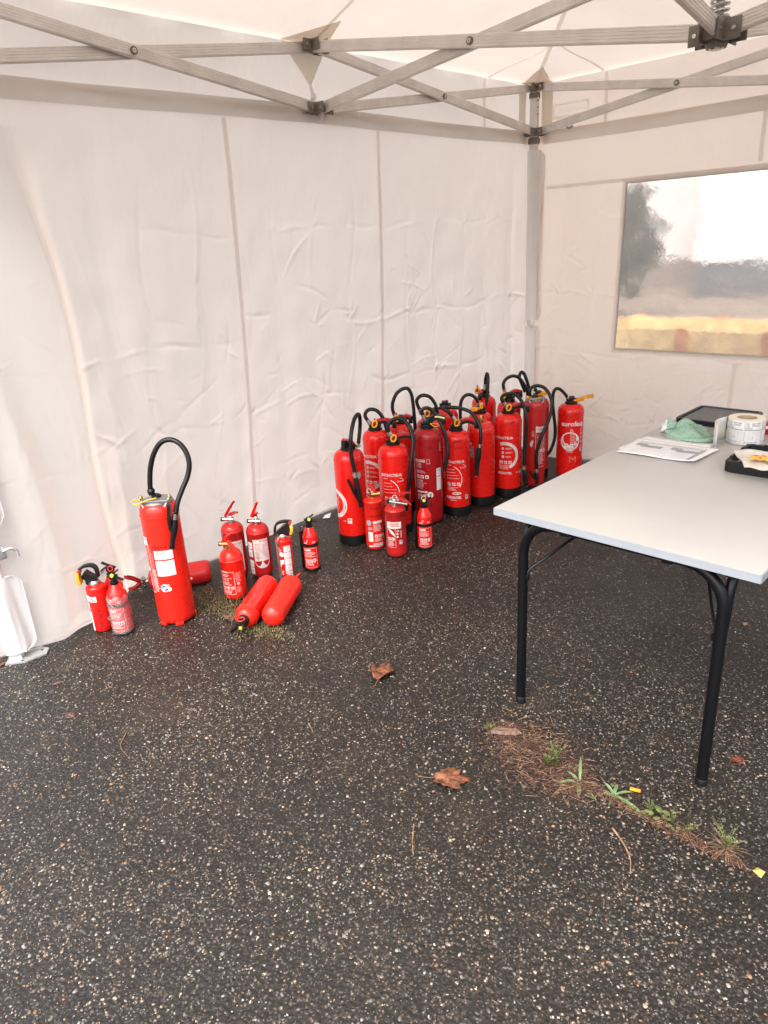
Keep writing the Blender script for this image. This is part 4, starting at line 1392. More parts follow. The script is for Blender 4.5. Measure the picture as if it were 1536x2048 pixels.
def hose_part(root, pts, r=0.0105):
    g = G(); g.tube(spline(pts, 6), r, 12)
    return g.build('hose', RUBBER, root)

def add_rig(root, key, hoser=0.0105, trig=True):
    hose = None; nozzle = None
    rig = RIG.get(key, [])
    for kind, pts in rig:
        if kind == 'hose': hose = hose_part(root, pts, hoser)
    for kind, pts in rig:
        V = [Vector(p) for p in pts]
        if kind == 'fit':
            g = G(); d = (V[1]-V[0])
            g.cyl(V[0]-d*0.1, V[0]+d*0.25, 0.0125, 14); g.cyl(V[0]+d*0.25, V[1]+d*0.1, 0.0128, 14)
            g.build('hose_fitting', CHROME, hose or root)
        elif kind == 'ferrule':
            g = G(); g.cyl(V[0], V[1], 0.0130, 16); g.build('ferrule', CHROME, hose or root)
        elif kind == 'cone':
            g = G(); g.cyl(V[0], V[1], 0.013, 14, 0, 0.017); g.cyl(V[1], V[1]+(V[1]-V[0])*0.5, 0.017, 14, 0, 0.012); g.build('hose_cone', RUBBER, hose or root)
        elif kind == 'nozzle':
            g = G(); P = spline(V, 4); n = len(P)
            rad = [0.0115+0.0035*math.sin(math.pi*min(1, i/(n-1)*1.6)) if i/(n-1) < 0.62 else 0.0105 for i in range(n)]
            g.tube(P, rad, 12); g.cyl(P[-1]-(P[-1]-P[-2])*0.5, P[-1]+(P[-1]-P[-2]).normalized()*0.004, 0.0125, 12)
            nozzle = g.build('nozzle', RUBBER, root)
            g = G(); g.cyl(P[-1], P[-1]+(P[-1]-P[-2]).normalized()*0.008, 0.008, 10); g.build('nozzle_tip', GREYP, nozzle)
        elif kind == 'trigger':
            g = G(); g.strip(spline(V, 5), 0.019, 0.013, (0, 1, 0)); g.build('trigger_lever', BLACK, root)
        elif kind == 'lever':
            P = spline(V, 5); n = len(P)
            g = G(); g.strip([p+Vector((0, 0, 0.008)) for p in P], 0.028, 0.013, (0, 1, 0), 0, 0.024)
            lv = g.build('squeeze_lever', {'C5': BLACK, 'C6': BLACK}.get(key, REDD), root)
            g = G(); g.strip([p+Vector((0, 0, -0.007)) for p in P], 0.025, 0.018, (0, 1, 0), 0, 0.022)
            e = P[-1]; d = (P[-1]-P[-2]).normalized()
            g.box(e-d*0.006+Vector((0, 0, -0.012)), (0.024, 0.026, 0.044), 0, Matrix.Rotation(math.atan2(d.y, d.x), 3, 'Z'), 0.004)
            g.build('carry_handle', BLACK, root)
            if key == 'C5':
                g = G(); g.strip([p+Vector((0, -0.001, 0.0125)) for p in P[3:]], 0.020, 0.002, (0, 1, 0)); g.strip([p+Vector((0, -0.0135, 0.004)) for p in P[4:]], 0.002, 0.009, (0, 1, 0))
                g.build('lever_label', plain('pale_yellow_label', (0.75, 0.65, 0.30), 0.5), lv)
        elif kind == 'ylever':
            P = spline(V, 5)
            g = G(); g.strip(P, 0.022, 0.013, (0, 1, 0), 0, 0.026)
            d = (P[-1]-P[-2]).normalized()
            g.strip([P[-1]-d*0.04, P[-1]], 0.026, 0.020, (0, 1, 0))
            g.strip([p-Vector((0, 0, 0.016)) for p in P[:max(3, len(P)*2//3)]], 0.018, 0.008, (0, 1, 0))
            g.build('squeeze_lever', AMBER, root)
        elif kind == 'ring':
            c = V[0]
            g = G(); g.tube([c+Vector((0.0135*math.cos(a)+0.003*math.sin(a), -0.006, 0.0185*math.sin(a))) for a in [2*math.pi*k/18 for k in range(18)]], 0.0050, 8, closed=True)
            rg = g.build('safety_ring', YEL, root)
            g = G(); g.box(c+Vector((0, 0.002, 0)), (0.018, 0.008, 0.026), 0, bev=0.003); g.build('ring_insert', REDM, rg)
            g = G(); g.strip([c+Vector((0.004, -0.006, 0.012)), c+Vector((0.001, -0.008, 0.034))], 0.004, 0.010, (0, 1, 0)); g.build('pin_tab', REDP, root)
        elif kind == 'yblock':
            g = G(); g.box(V[0]+Vector((0, 0, 0.01)), (0.02, 0.022, 0.038), 0, bev=0.004); g.build('safety_ring', YEL, root)
        elif kind == 'loop':
            g = G(); g.tube(spline(V, 5), 0.0024, 6); g.build('safety_loop', YEL, root)
        elif kind == 'pinring':
            c = V[0]
            g = G(); g.tube([c+Vector((0.0105*math.cos(a), 0.004*math.sin(a*1.0), 0.0105*math.sin(a))) for a in [2*math.pi*k/18 for k in range(18)]], 0.0011 if key not in ('A3', 'B6') else 0.0022, 6, closed=True)
            g.build('pull_ring', CHROME if key not in ('A3', 'B6') else REDP, root)
        elif kind == 'pin':
            g = G(); g.tube(V, [0.006, 0.004, 0.007][:len(V)], 8); g.lathe([(0.003, 0), (0.011, 0.003), (0.011, 0.010), (0.004, 0.013)], 12, 0, V[-1]-Vector((0, 0, 0.004)))
            g.build('valve_knob', REDM, root)
        elif kind == 'knob':
            g = G(); g.lathe([(0.010, 0), (0.012, 0.006), (0.009, 0.02), (0.005, 0.022)], 12, 0, V[0]); g.build('valve_knob', BLACK, root)
        elif kind in ('redlever', 'redhandle', 'blever', 'bhandle'):
            P = spline(V, 5); red = kind[0] == 'r'
            w = 0.019 if red else 0.014
            g = G(); g.strip(P, w, 0.0055, (0.5, 0.85, 0) if kind == 'redlever' else (0, 1, 0), 0, w*0.85)
            if red: g.strip([p+Vector((0, w*0.42, -0.003)) for p in P[:len(P)*3//4]], 0.002, 0.012, (0, 1, 0)); g.strip([p+Vector((0, -w*0.42, -0.003)) for p in P[:len(P)*3//4]], 0.002, 0.012, (0, 1, 0))
            g.build('squeeze_lever' if 'lever' in kind else 'carry_handle', (REDD if key in ('B1', 'C17', 'A4') else RED) if red else BLACK, root)
        elif kind == 'valve':
            g = G(); g.cyl(V[0], V[1], 0.0085, 12); g.cyl(V[1]-(V[1]-V[0])*0.25, V[1], 0.0115, 12); g.cyl(V[0], V[0]+(V[1]-V[0])*0.12, 0.0110, 12)
            g.build('valve_block', BRASS if key in ('C16', 'B3') else CHROME, root)
            g = G(); g.cyl(V[0]-(V[1]-V[0])*0.14, V[0], 0.010, 10); g.build('port_cap', BLACK, root)
        elif kind == 'dot':
            g = G(); g.cyl(V[0]+Vector((0, -0.003, 0)), V[0]+Vector((0, 0.006, 0)), 0.0075, 12); g.build('seal_dot', YELB, root)
        elif kind == 'arch':
            g = G(); g.strip(spline(V, 5), 0.024, 0.010, (0, 1, 0)); g.build('carry_handle', BLACK, root)
        elif kind == 'yguard':
            g = G(); g.strip(spline(V, 4), 0.030, 0.013, (0, 1, 0)); g.build('trigger_guard', YEL, root)
        elif kind == 'redbit':
            g = G(); g.box(V[0], (0.013, 0.031, 0.010), 0, None, 0.002); g.build('release_tab', REDP, root)
        elif kind == 'shroud':
            g = G(); g.strip(spline(V, 4), 0.034, 0.034, (0, 1, 0), 0, 0.026)
            g.box(V[1]+Vector((0.004, 0, -0.020)), (0.045, 0.03, 0.03), 0, None, 0.008); g.build('valve_shroud', BLACK, root)
    return hose

def head_black(root, h, s=1.0):
    g = G()
    g.lathe([(0.031*s, h-0.004), (0.036*s, h), (0.036*s, h+0.012), (0.028*s, h+0.016), (0.024*s, h+0.022)], 26)
    for k in range(10):
        a = k*math.pi/5
        g.cyl((0.036*s*math.cos(a), 0.036*s*math.sin(a), h-0.001), (0.036*s*math.cos(a), 0.036*s*math.sin(a), h+0.012), 0.004, 6)
    g.box((0, 0, h+0.033), (0.040*s, 0.034*s, 0.030), 0, None, 0.006)
    g.cyl((-0.034*s, -0.004, h+0.026), (0.036*s, -0.004, h+0.026), 0.009, 10)
    return g.build('valve_head', BLACK, root)

def head_clamp(root, h, r):
    """steel clamp ring with lugs and nuts"""
    g = G()
    R = r*0.80
    g.lathe([(R*0.9, h-0.012), (R, h-0.008), (R*1.02, h+0.004), (R*0.92, h+0.010), (R*0.86, h+0.012), (R*0.6, h+0.016), (R*0.3, h+0.020)], 34, 0)
    g.box((0, -R*0.80, h+0.016), (R*1.9, 0.008, 0.010), 0, None, 0.002)
    for a in (-1, 1):
        g.strip([(a*R*0.65, -R*0.82, h-0.010), (a*R*0.95, -R*0.55, h+0.026)], 0.008, 0.006, (0, 1, 0))
    c = g.build('clamp_ring', STEEL, root)
    g = G()
    for a in (-1, 1): g.lathe([(0.009, 0), (0.009, 0.010), (0.005, 0.016)], 10, 0, (a*R*0.92, -0.02, h+0.018))
    g.build('clamp_nut', BRASS, c)
    g = G(); g.lathe([(0.022, 0), (0.020, 0.014), (0.010, 0.020)], 14, 0, (0, 0, h+0.014)); g.build('valve_head', BLACK, root)
    return c

def head_small(root, h, mat=CHROME, k=1.0):
    g = G()
    g.lathe([(0.013, h-0.006), (0.016*k, h-0.002), (0.016*k, h+0.007), (0.011, h+0.009), (0.011, h+0.032), (0.008, h+0.036)], 16)
    g.box((0, 0, h+0.026), (0.020, 0.018, 0.020), 0, None, 0.003)
    return g.build('valve_stem', mat, root)

def head_k(root, h):
    g = G()
    g.lathe([(0.015, h-0.006), (0.018, h-0.002), (0.018, h+0.010), (0.012, h+0.013), (0.012, h+0.028)], 16)
    g.box((0.002, 0, h+0.030), (0.036, 0.019, 0.022), 0, None, 0.004)
    return g.build('valve_head', BLACK, root)

def skirt(root, r, hh=0.055):
    g = G(); g.lathe([(r*0.90, 0.0), (r+0.002, 0.004), (r+0.0032, hh*0.5), (r+0.0026, hh), (r-0.002, hh+0.001)], 44)
    return g.build('base_ring', BLACK, root)

GRP = 'fire extinguishers gathered along the tent wall'
def ext_root(key, label, rz=None):
    x, y, r, h = EXT[key]
    t = empty('fire_extinguisher', (x, y, 0.0015), -YAW if rz is None else rz)
    tag(t, label, 'fire extinguisher', GRP)
    return t, r, h

# --- print layouts
def pr_arc(root, r, mirror=0.0, z=0.265, s=-0.045):
    p = Print()
    p.text('EXTINCTEUR', s-0.075+mirror, z+0.105, 0.021, 0, 1, 0.035)
    p.ring(s+mirror, z, 0.068, 0.087, -68, 112, 0, 0)
    for k in range(3):
        p.disc(s-0.012+mirror, z+0.045-k*0.026, 0.0085, 0, 0, 12)
        p.text(str(k+1), s-0.014+mirror, z+0.042-k*0.026, 0.008, 2, 1)
        p.lines(s+0.004+mirror, z+0.047-k*0.026, 0.048, 2, 0.006, 0.0026, 0, 0)
    for k in range(3): p.picto(s-0.032+mirror+k*0.028, z-0.052, 0.019)
    p.lines(s-0.035+mirror, z-0.062, 0.075, 5, 0.0058, 0.0026, 0, 0)
    p.text('DESAUTEL', s-0.045+mirror, z-0.118, 0.019, 0, 1, 0.03, 0.25)
    p.text('groupe', s+0.075+mirror, z-0.112, 0.008, 0, 1)
    p.badge(s+0.103+mirror, z-0.122, 0.018)
    return p.build('label', r, root)

def pr_curve(root, r, s=-0.03, z=0.28, bad=True):
    p = Print()
    p.text('EXTINCTEUR', s-0.062, z+0.062, 0.020, 0, 1, 0.035)
    p.lines(s-0.05, z+0.048, 0.04, 1, 0.006, 0.0026, 0, 0)
    p.text('france', s+0.030, z+0.030, 0.013, 0, 1, 0.01, 0.25)
    p.ring(s+0.050, z+0.035, 0.014, 0.0165, -20, 110, 0, 0)
    p.ring(s-0.045, z-0.035, 0.084, 0.0885, -35, 62, 0, 0)
    for k in range(4): p.lines(s-0.05, z+0.022-k*0.018, 0.06+0.01*k, 1, 0.006, 0.0024, 0, 0)
    for k in range(3): p.picto(s-0.045+k*0.028, z-0.075, 0.019)
    p.lines(s-0.045, z-0.087, 0.07, 4, 0.0058, 0.0024, 0, 0)
    p.disc(s+0.010, z-0.122, 0.026, 0, 0, 22, 0.32)
    p.text('EP', s+0.002, z-0.125, 0.009, 2, 1)
    p.text('DESAUTEL', s-0.058, z-0.155, 0.020, 0, 1, 0.04, 0.25)
    p.lines(s-0.03, z-0.166, 0.045, 1, 0.006, 0.0024, 0, 0)
    if bad: p.badge(s+0.062, z-0.162, 0.021)
    return p.build('label', r, root)

def hand(root, r, txt, s, z, size, rot=0.0):
    p = Print(); p.text(txt, s, z, size, 5, 2, 0.0, 0.15, rot)
    return p.build('marker_writing', r, root)

def big(key, label, mat=RED, design=None, headk='black', skirt_=True, writing=None, hoser=0.0105):
    root, r, h = ext_root(key, label)
    body(root, big_profile(r, h, skirt_, 0.030 if headk != 'clamp' else r*0.72, 0.028 if skirt_ else 0.0), mat)
    if skirt_: skirt(root, r)
    if headk == 'black': head_black(root, h)
    elif headk == 'clamp': head_clamp(root, h, r)
    elif headk == 'knob': head_small(root, h+0.004, BRASS)
    add_rig(root, key, hoser)
    if design: design(root, r)
    for w in writing or []: hand(root, r, *w)
    return root

def d_c1(root, r):
    p = Print()
    s = -0.105
    p.ring(s, 0.235, 0.060, 0.082, -95, 95, 0, 0)
    p.lines(s-0.01, 0.265, 0.05, 5, 0.009, 0.003, 0, 0)
    p.disc(0.052, 0.395, 0.0145, 3, 0, 20, 1.35); p.ring(0.052, 0.395, 0.010, 0.011, 0, 360, 1, 1)
    p.lines(0.046, 0.400, 0.012, 3, 0.004, 0.0018, 1, 1)
    p.badge(-0.026, 0.130, 0.024); p.lines(-0.052, 0.142, 0.02, 1, 0.005, 0.003, 0, 0)
    p.build('label', r, root)
def d_c2(root, r): pr_arc(root, r, 0.0, 0.29, -0.05)
def d_c4(root, r): pr_curve(root, r, -0.020, 0.285, False)
def d_c5(root, r):
    p = Print()
    p.rect(-0.085, 0.375, 0.062, 0.0155, 0, 0); p.text('EXTINCTEUR', -0.082, 0.379, 0.011, 2, 1, 0.02)
    p.frame(-0.014, 0.366, 0.018, 0.026, 0.0018, 0, 0)
    p.lines(-0.08, 0.366, 0.05, 4, 0.008, 0.003, 0, 0)
    p.lines(-0.08, 0.325, 0.062, 3, 0.0068, 0.0028, 0, 0)
    for k in range(3): p.picto(-0.080+k*0.028, 0.280, 0.020)
    p.lines(-0.08, 0.267, 0.066, 7, 0.0078, 0.003, 0, 0)
    p.rect(-0.08, 0.195, 0.066, 0.010, 0, 0)
    p.text('BERDEF', -0.078, 0.174, 0.018, 0, 1, 0.03, 0.15)
    p.lines(-0.08, 0.166, 0.055, 3, 0.0065, 0.0025, 0, 0)
    p.build('label', r, root)
    p = Print()
    p.rect(0.042, 0.205, 0.036, 0.128, 1, 1); p.text('BERDEF', 0.045, 0.320, 0.0075, 4, 2); p.lines(0.045, 0.312, 0.03, 3, 0.006, 0.002, 3, 2)
    p.rect(0.044, 0.285, 0.031, 0.004, 2, 2)
    for k in range(9): p.rect(0.044, 0.212+k*0.0075, 0.031, 0.0007, 3, 2)
    p.build('label', r, root)
    p = Print(); p.disc(0.002, 0.182, 0.017, 1, 0, 16, 1.05); p.disc(0.004, 0.183, 0.009, 3, 1, 12); p.build('sticker', r, root)
    p = Print(); p.frame(0.070, 0.43, 0.016, 0.05, 0.0016, 0, 0); p.lines(0.072, 0.47, 0.012, 5, 0.008, 0.003, 0, 0); p.build('label', r, root)
def d_c7(root, r): pr_curve(root, r, -0.020, 0.265)
def d_c8(root, r):
    p = Print(); p.rect(-0.094, 0.30, 0.035, 0.07, 3, 0); p.rect(-0.105, 0.375, 0.03, 0.02, 0, 0); p.lines(-0.088, 0.355, 0.026, 5, 0.010, 0.003, 0, 1)
    p.build('label', r, root)
def d_c10(root, r):
    p = Print(); p.disc(0.052, 0.385, 0.017, 3, 0, 18, 1.3); p.ring(0.052, 0.385, 0.010, 0.0115, 0, 360, 1, 1); p.build('sticker', r, root)
def d_c11(root, r): pr_arc(root, r, 0.0, 0.27, -0.035)
def d_c13(root, r):
    p = Print()
    x0 = -0.006
    p.rect(x0, 0.365, 0.085, 0.034, 0, 0); p.disc(x0+0.008, 0.397, 0.008, 0, 0)
    p.text('EXTINCTEUR', x0+0.012, 0.378, 0.013, 2, 1, 0.03)
    p.frame(x0, 0.135, 0.085, 0.23, 0.0024, 0, 0)
    for k in range(3): p.frame(x0+0.010, 0.318-k*0.036, 0.022, 0.030, 0.0014, 0, 0); p.ring(x0+0.020, 0.332-k*0.036, 0.006, 0.0075, 0, 300, 0, 1)
    p.lines(x0+0.038, 0.35, 0.036, 13, 0.0082, 0.003, 0, 0)
    for k in range(3): p.picto(x0+0.006+k*0.025, 0.232, 0.020)
    p.lines(x0+0.008, 0.222, 0.066, 9, 0.0085, 0.003, 0, 0)
    p.build('label', r, root)
    p = Print(); p.disc(-0.033, 0.287, 0.010, 0, 0, 14, 1.7); p.disc(-0.026, 0.305, 0.007, 0, 0, 10, 1.4); p.lines(-0.038, 0.295, 0.011, 3, 0.007, 0.002, 3, 1); p.build('sticker', r, root)
    p = Print(); p.frame(-0.028, 0.338, 0.012, 0.034, 0.0012, 0, 0); p.lines(-0.026, 0.362, 0.008, 4, 0.007, 0.003, 0, 0); p.build('label', r, root)
def d_c15(root, r):
    p = Print()
    p.text('eurofeu', -0.082, 0.357, 0.044, 1, 1, 0.020)
    p.ring(-0.020, 0.255, 0.024, 0.062, 120, 430, 1, 0, True)
    p.ring(-0.020, 0.255, 0.055, 0.062, 60, 420, 1, 0)
    p.lines(-0.02, 0.335, 0.022, 3, 0.006, 0.0026, 1, 0)
    p.lines(-0.02, 0.30, 0.045, 6, 0.010, 0.0030, 1, 0)
    for k in range(3): p.picto(-0.050+k*0.030, 0.222, 0.019, 1)
    p.lines(-0.045, 0.212, 0.07, 3, 0.0058, 0.0024, 2, 1)
    p.lines(-0.042, 0.189, 0.055, 2, 0.006, 0.0022, 1, 0)
    for k in range(4): p.rect(0.052+0.0055*k, 0.350, 0.0035, 0.028, 1, 0)
    for k in range(4): p.lines(0.050, 0.335-k*0.028, 0.022, 2, 0.008, 0.004, 0, 0)
    p.frame(0.052, 0.185, 0.014, 0.04, 0.002, 1, 0); p.badge(0.054, 0.190, 0.011)
    p.build('label', r, root)
    p = Print(); p.text('M', -0.026, 0.112, 0.062, 6, 0, -0.02, 0, 0, 1.1); p.build('marker_writing', r, root)
def d_a5(root, r):
    p = Print()
    x0 = -0.122
    p.rect(x0, 0.385, 0.065, 0.036, 0, 0); p.text('EXTINCTEUR', x0+0.001, 0.405, 0.010, 2, 1)
    p.frame(x0, 0.160, 0.065, 0.225, 0.0022, 0, 0)
    for k in range(3): p.ring(x0+0.040, 0.355-k*0.034, 0.010, 0.0125, -80, 80, 0, 0)
    p.rect(x0+0.040, 0.262, 0.012, 0.018, 0, 0)
    for k in range(4): p.rect(x0+0.018+k*0.010, 0.185, 0.0025, 0.066, 0, 0)
    for k in range(9): p.rect(x0+0.070+k*0.0052*0+((k % 3)*0.006), 0.20, 0.0016, 0.19-0.02*(k % 3), 0, 0)
    p.lines(x0+0.068, 0.268, 0.026, 16, 0.0066, 0.003, 0, 0)
    p.build('label', r, root)
    p = Print()
    a = 0.09
    p.rect(-0.028, 0.245, 0.080, 0.118, 1, 1)
    p.text('BERDEF', -0.024, 0.347, 0.0105, 4, 2, 0.02); p.lines(0.020, 0.352, 0.026, 1, 0.004, 0.0018, 3, 2)
    p.lines(-0.005, 0.341, 0.042, 3, 0.0058, 0.0018, 3, 2)
    p.rect(-0.028, 0.316, 0.080, 0.007, 2, 2)
    for k in range(11): p.rect(-0.028, 0.250+k*0.006, 0.080, 0.0006, 7, 2)
    for k in range(4): p.rect(-0.010+k*0.015, 0.247, 0.0007, 0.068, 7, 2)
    p.build('label', r, root)
    p = Print(); c = (-0.006, 0.188)
    p.disc(c[0], c[1], 0.0185, 1, 1, 22); p.ring(c[0], c[1], 0.006, 0.014, 20, 200, 7, 2, True); p.ring(c[0], c[1], 0.005, 0.014, 230, 380, 2, 2, True)
    p.disc(c[0]+0.018, c[1]-0.006, 0.010, 1, 1, 14)
    p.lines(c[0]+0.010, c[1]+0.014, 0.014, 4, 0.007, 0.0028, 0, 1); p.build('sticker', r, root)
    p = Print(); p.text('FRBNGE', -0.032, 0.372, 0.0175, 5, 2, 0.0, 0.1, 0.06); p.build('marker_writing', r, root)

big('C1', 'tall red extinguisher at the left end of the big group, trigger nozzle in front', RED, d_c1)
big('C2', 'tall red extinguisher with white ring print, behind the leftmost pair of the big group', RED, d_c2)
big('C3', 'red extinguisher with the highest looped hose in the big group, near the wall', RED)
big('C4', 'tall red extinguisher behind two small front ones, hose hanging down', RED, d_c4)
r5 = big('C5', 'dark red extinguisher with pale yellow lever label and white sticker on its right', REDM, d_c5, 'black', False, [('P-', 0.0, 0.445, 0.03)])
big('C6L', 'red extinguisher almost hidden behind the dark red one, only its hose loop showing', RED)
big('C6', 'red extinguisher behind the dark red one, pull ring sticking up from its black lever', RED)
big('C7', 'red extinguisher with P455 on its shoulder and a hose looped over to the right', RED, d_c7, writing=[('P455', -0.022, 0.448, 0.024), ('62-912', -0.02, 0.41, 0.018)])
big('C8', 'plain red hoseless extinguisher with red valve knob and wide black base', RED, d_c8, 'knob')
big('C9', 'red extinguisher with yellow lever to the left, behind the plain hoseless one', RED)
big('C10', 'red extinguisher against the wall with a narrow upright hose loop and grey sticker', RED, d_c10, writing=None)
big('C11', 'red extinguisher with large white ring print and 23-69 written on its shoulder', RED, d_c11, writing=[('23-69', -0.035, 0.470, 0.024)])
big('C12', 'red extinguisher behind the ring-print one with 23-69, hose arched over its head', RED)
big('C13', 'red extinguisher with steel clamp top and framed instruction label, by the tent corner', REDD, d_c13, 'clamp', False)
big('C14', 'red extinguisher in the tent corner with yellow lever, behind the steel-topped one', REDD)
big('C15', 'red extinguisher with eurofeu lettering and long yellow lever, standing apart by the table', RED, d_c15, 'black', False)
big('A5', 'tall red extinguisher with steel clamp top and big hose loop, standing alone on the left', RED2, d_a5, 'clamp', False, hoser=0.0108)
# feet cut-outs and yellow tie on the lone tall one
root = [o for o in bpy.data.objects if o.get('label', '').startswith('tall red extinguisher with steel clamp top')][0]
x_, y_, r_, h_ = EXT['A5']
g = G(); g.tube(spline([(-0.055, -0.05, h_+0.024), (-0.075, -0.06, h_+0.030), (-0.085, -0.055, h_+0.018), (-0.070, -0.06, h_+0.010), (-0.02, -0.065, h_+0.028), (0.02, -0.065, h_+0.036)], 5), 0.0026, 6)
g.build('safety_loop', YEL, root)
g = G()
for a in (-2.2, -1.2, 0.4, 2.0):
    g.box((r_*0.9*math.cos(a), r_*0.9*math.sin(a), 0.008), (0.035, 0.020, 0.016), 0, Matrix.Rotation(a+math.pi/2, 3, 'Z'), 0.003)
g.build('foot_lug', RED2, root)
root = [o for o in bpy.data.objects if o.get('label', '').startswith('red extinguisher with steel clamp top and framed')][0]
x_, y_, r_, h_ = EXT['C13']
g = G(); g.tube(spline([(-0.04, -0.06, h_+0.030), (-0.055, -0.06, h_+0.036), (-0.05, -0.062, h_+0.020), (-0.01, -0.062, h_+0.018), (0.02, -0.06, h_+0.026)], 5), 0.0024, 6)
g.build('safety_loop', AMBER, root)

# --- small extinguishers
def small_label(root, r, z0, z1, w=0.07, s=-0.035, ink=0, frame_=True, head=True, body_col=None):
    p = Print()
    if body_col is not None: p.rect(s, z0, w, z1-z0, body_col, 0)
    if head: p.rect(s+0.004, z1-0.014, w*0.45, 0.009, ink, 1)
    if frame_: p.frame(s, z0, w, z1-z0, 0.0014, ink, 1)
    hh = z1-z0
    p.lines(s+0.004, z1-0.022, w-0.008, max(2, int(hh*0.33/0.0062)), 0.0062, 0.0026, ink, 1)
    for k in range(3): p.picto(s+0.005+k*(w-0.008)/3, z0+hh*0.30, min(0.016, w/4.4), ink)
    p.lines(s+0.004, z0+hh*0.26, w-0.008, max(2, int(hh*0.24/0.0052)), 0.0052, 0.0024, ink, 1)
    return p.build('label', r, root)

# A1: black shroud, yellow guard
def shroud_ext(key, label, txt=None):
    root, r, h = ext_root(key, label)
    body(root, dome_profile(r, h, 0.020, 0.42, ridge=False), RED)
    g = G(); g.lathe([(0.022, h-0.004), (0.024, h+0.002), (0.024, h+0.010), (0.018, h+0.018)], 18); g.build('neck_collar', CHROME, root)
    add_rig(root, key)
    return root, r, h
root, r, h = shroud_ext('A1', 'small red extinguisher with black handle and yellow guard, far left, by the tent foot')
p = Print()
p.rect(-0.052, 0.155, 0.030, 0.028, 1, 0); p.rect(-0.020, 0.152, 0.030, 0.026, 1, 0); p.lines(-0.017, 0.171, 0.024, 4, 0.0052, 0.0030, 4, 1)
p.rect(-0.050, 0.115, 0.020, 0.032, 0, 0)
for k in range(4): p.rect(-0.052, 0.010+k*0.024, 0.026, 0.022, 1, 0); p.lines(-0.049, 0.024+k*0.024, 0.020, 2, 0.006, 0.0022, 3, 1)
p.build('label', r, root)
p = Print(); p.text('74-255-NN', 0.003, 0.125, 0.020, 5, 2, 0.0, 0.1, -1.57); p.build('marker_writing', r, root)
p = Print(); p.disc(0.048, 0.06, 0.010, 3, 1, 14); p.ring(0.048, 0.06, 0.006, 0.0075, 0, 360, 1, 2); p.build('sticker', r, root)

root, r, h = shroud_ext('B4', 'small red extinguisher in a steel wall bracket, yellow guard on its black head')
p = Print()
for k in range(5): p.rect(0.002, 0.012+k*0.034, 0.036, 0.031, 1, 0); p.lines(0.005, 0.034+k*0.034, 0.028, 3, 0.007, 0.002, 3, 1)
p.lines(-0.030, 0.165, 0.026, 3, 0.009, 0.004, 0, 0); p.disc(-0.010, 0.135, 0.014, 0, 0, 12, 0.8); p.ring(-0.01, 0.07, 0.008, 0.022, 60, 250, 0, 0, True)
p.rect(-0.022, 0.085, 0.020, 0.022, 0, 0); p.lines(-0.022, 0.045, 0.02, 4, 0.006, 0.0026, 0, 0)
p.build('label', r, root)
g = G()
s_ = Vector((-0.62, -0.78, 0)).normalized()
c_ = s_*(r+0.0035)
rt = Matrix.Rotation(math.atan2(s_.y, s_.x), 3, 'Z')
g.box(c_+Vector((0, 0, 0.105)), (0.003, 0.013, 0.205), 0, rt, 0.001)
g.box(c_+Vector((0, 0, 0.198)), (0.0042, 0.019, 0.022), 0, rt, 0.001); g.box(c_+Vector((0, 0, 0.016)), (0.0042, 0.019, 0.022), 0, rt, 0.001)
g.tube([c_+Vector((0, 0, 0.205)), Vector((-0.012, -0.022, h+0.010)), Vector((0.012, -0.024, h+0.014)), Vector((0.03, -0.018, h+0.004))], 0.0016, 6)
br = g.build('wall_bracket', STEEL, root)

# black-headed cartridge extinguishers
def k_ext(key, label, bracket=0, txt=None, wrapf=False):
    root, r, h = ext_root(key, label)
    body(root, cone_profile(r, h), RED)
    head_k(root, h)
    add_rig(root, key)
    small_label(root, r, 0.022, 0.128, 0.066, -0.033)
    p = Print(); p.lines(-0.030, 0.158, 0.022, 2, 0.006, 0.003, 0, 0); p.lines(0.012, 0.160, 0.02, 2, 0.006, 0.003, 0, 0)
    p.ring(-0.012, 0.168, 0.003, 0.0045, 0, 360, 0, 0); p.build('label', r, root)
    if bracket:
        g = G()
        g.lathe([(r+0.0006, 0.134), (r+0.0022, 0.135), (r+0.0022, 0.149), (r+0.0006, 0.150)], 36, cap0=False, cap1=False)
        g.lathe([(r+0.0006, 0.0), (r+0.0024, 0.001), (r+0.0024, 0.014), (r+0.0006, 0.016)], 36, cap0=False, cap1=False)
        s_ = Vector((-0.93, 0.30, 0)).normalized()
        g.box(s_*(r+0.007)+Vector((0, 0, 0.105)), (0.010, 0.034, 0.205), 0, Matrix.Rotation(math.atan2(s_.y, s_.x), 3, 'Z'), 0.003)
        g.build('wall_bracket', BLACK, root)
    elif wrapf:
        g = G(); g.lathe([(r+0.0006, 0.134), (r+0.002, 0.135), (r+0.002, 0.149), (r+0.0006, 0.150)], 36, cap0=False, cap1=False); g.lathe([(r*0.9, 0.0), (r+0.0024, 0.001), (r+0.0024, 0.012), (r+0.0006, 0.014)], 36, cap0=False, cap1=False)
        g.build('strap_band', BLACK, root)
    return root, r, h
k_ext('B5', 'small red extinguisher in a black wall bracket, right end of the left group', 1)
k_ext('C18', 'small red extinguisher with black strap in front of the dark red tall one', 1)
root, r, h = k_ext('A2', 'small red extinguisher wrapped in clear film, in front of the far left pair', 0, None, True)
hand(root, r, 'P2', 0.020, 0.165, 0.018)
g = G()
prof = []
for k in range(22):
    z = 0.006+k*0.0092
    rr = r+0.0032 if z < h-0.055 else r*0.98-(z-(h-0.055))*0.55+0.003
    prof.append((rr+0.0016*math.sin(k*2.3), z))
g.lathe(prof, 40, cap0=False, cap1=False)
g.v = [(x*(1+0.03*math.sin(math.atan2(y, x)*7+z*60)), y*(1+0.03*math.sin(math.atan2(y, x)*5+z*45)), z) for x, y, z in g.v]
g.build('plastic_film', FILM, root)
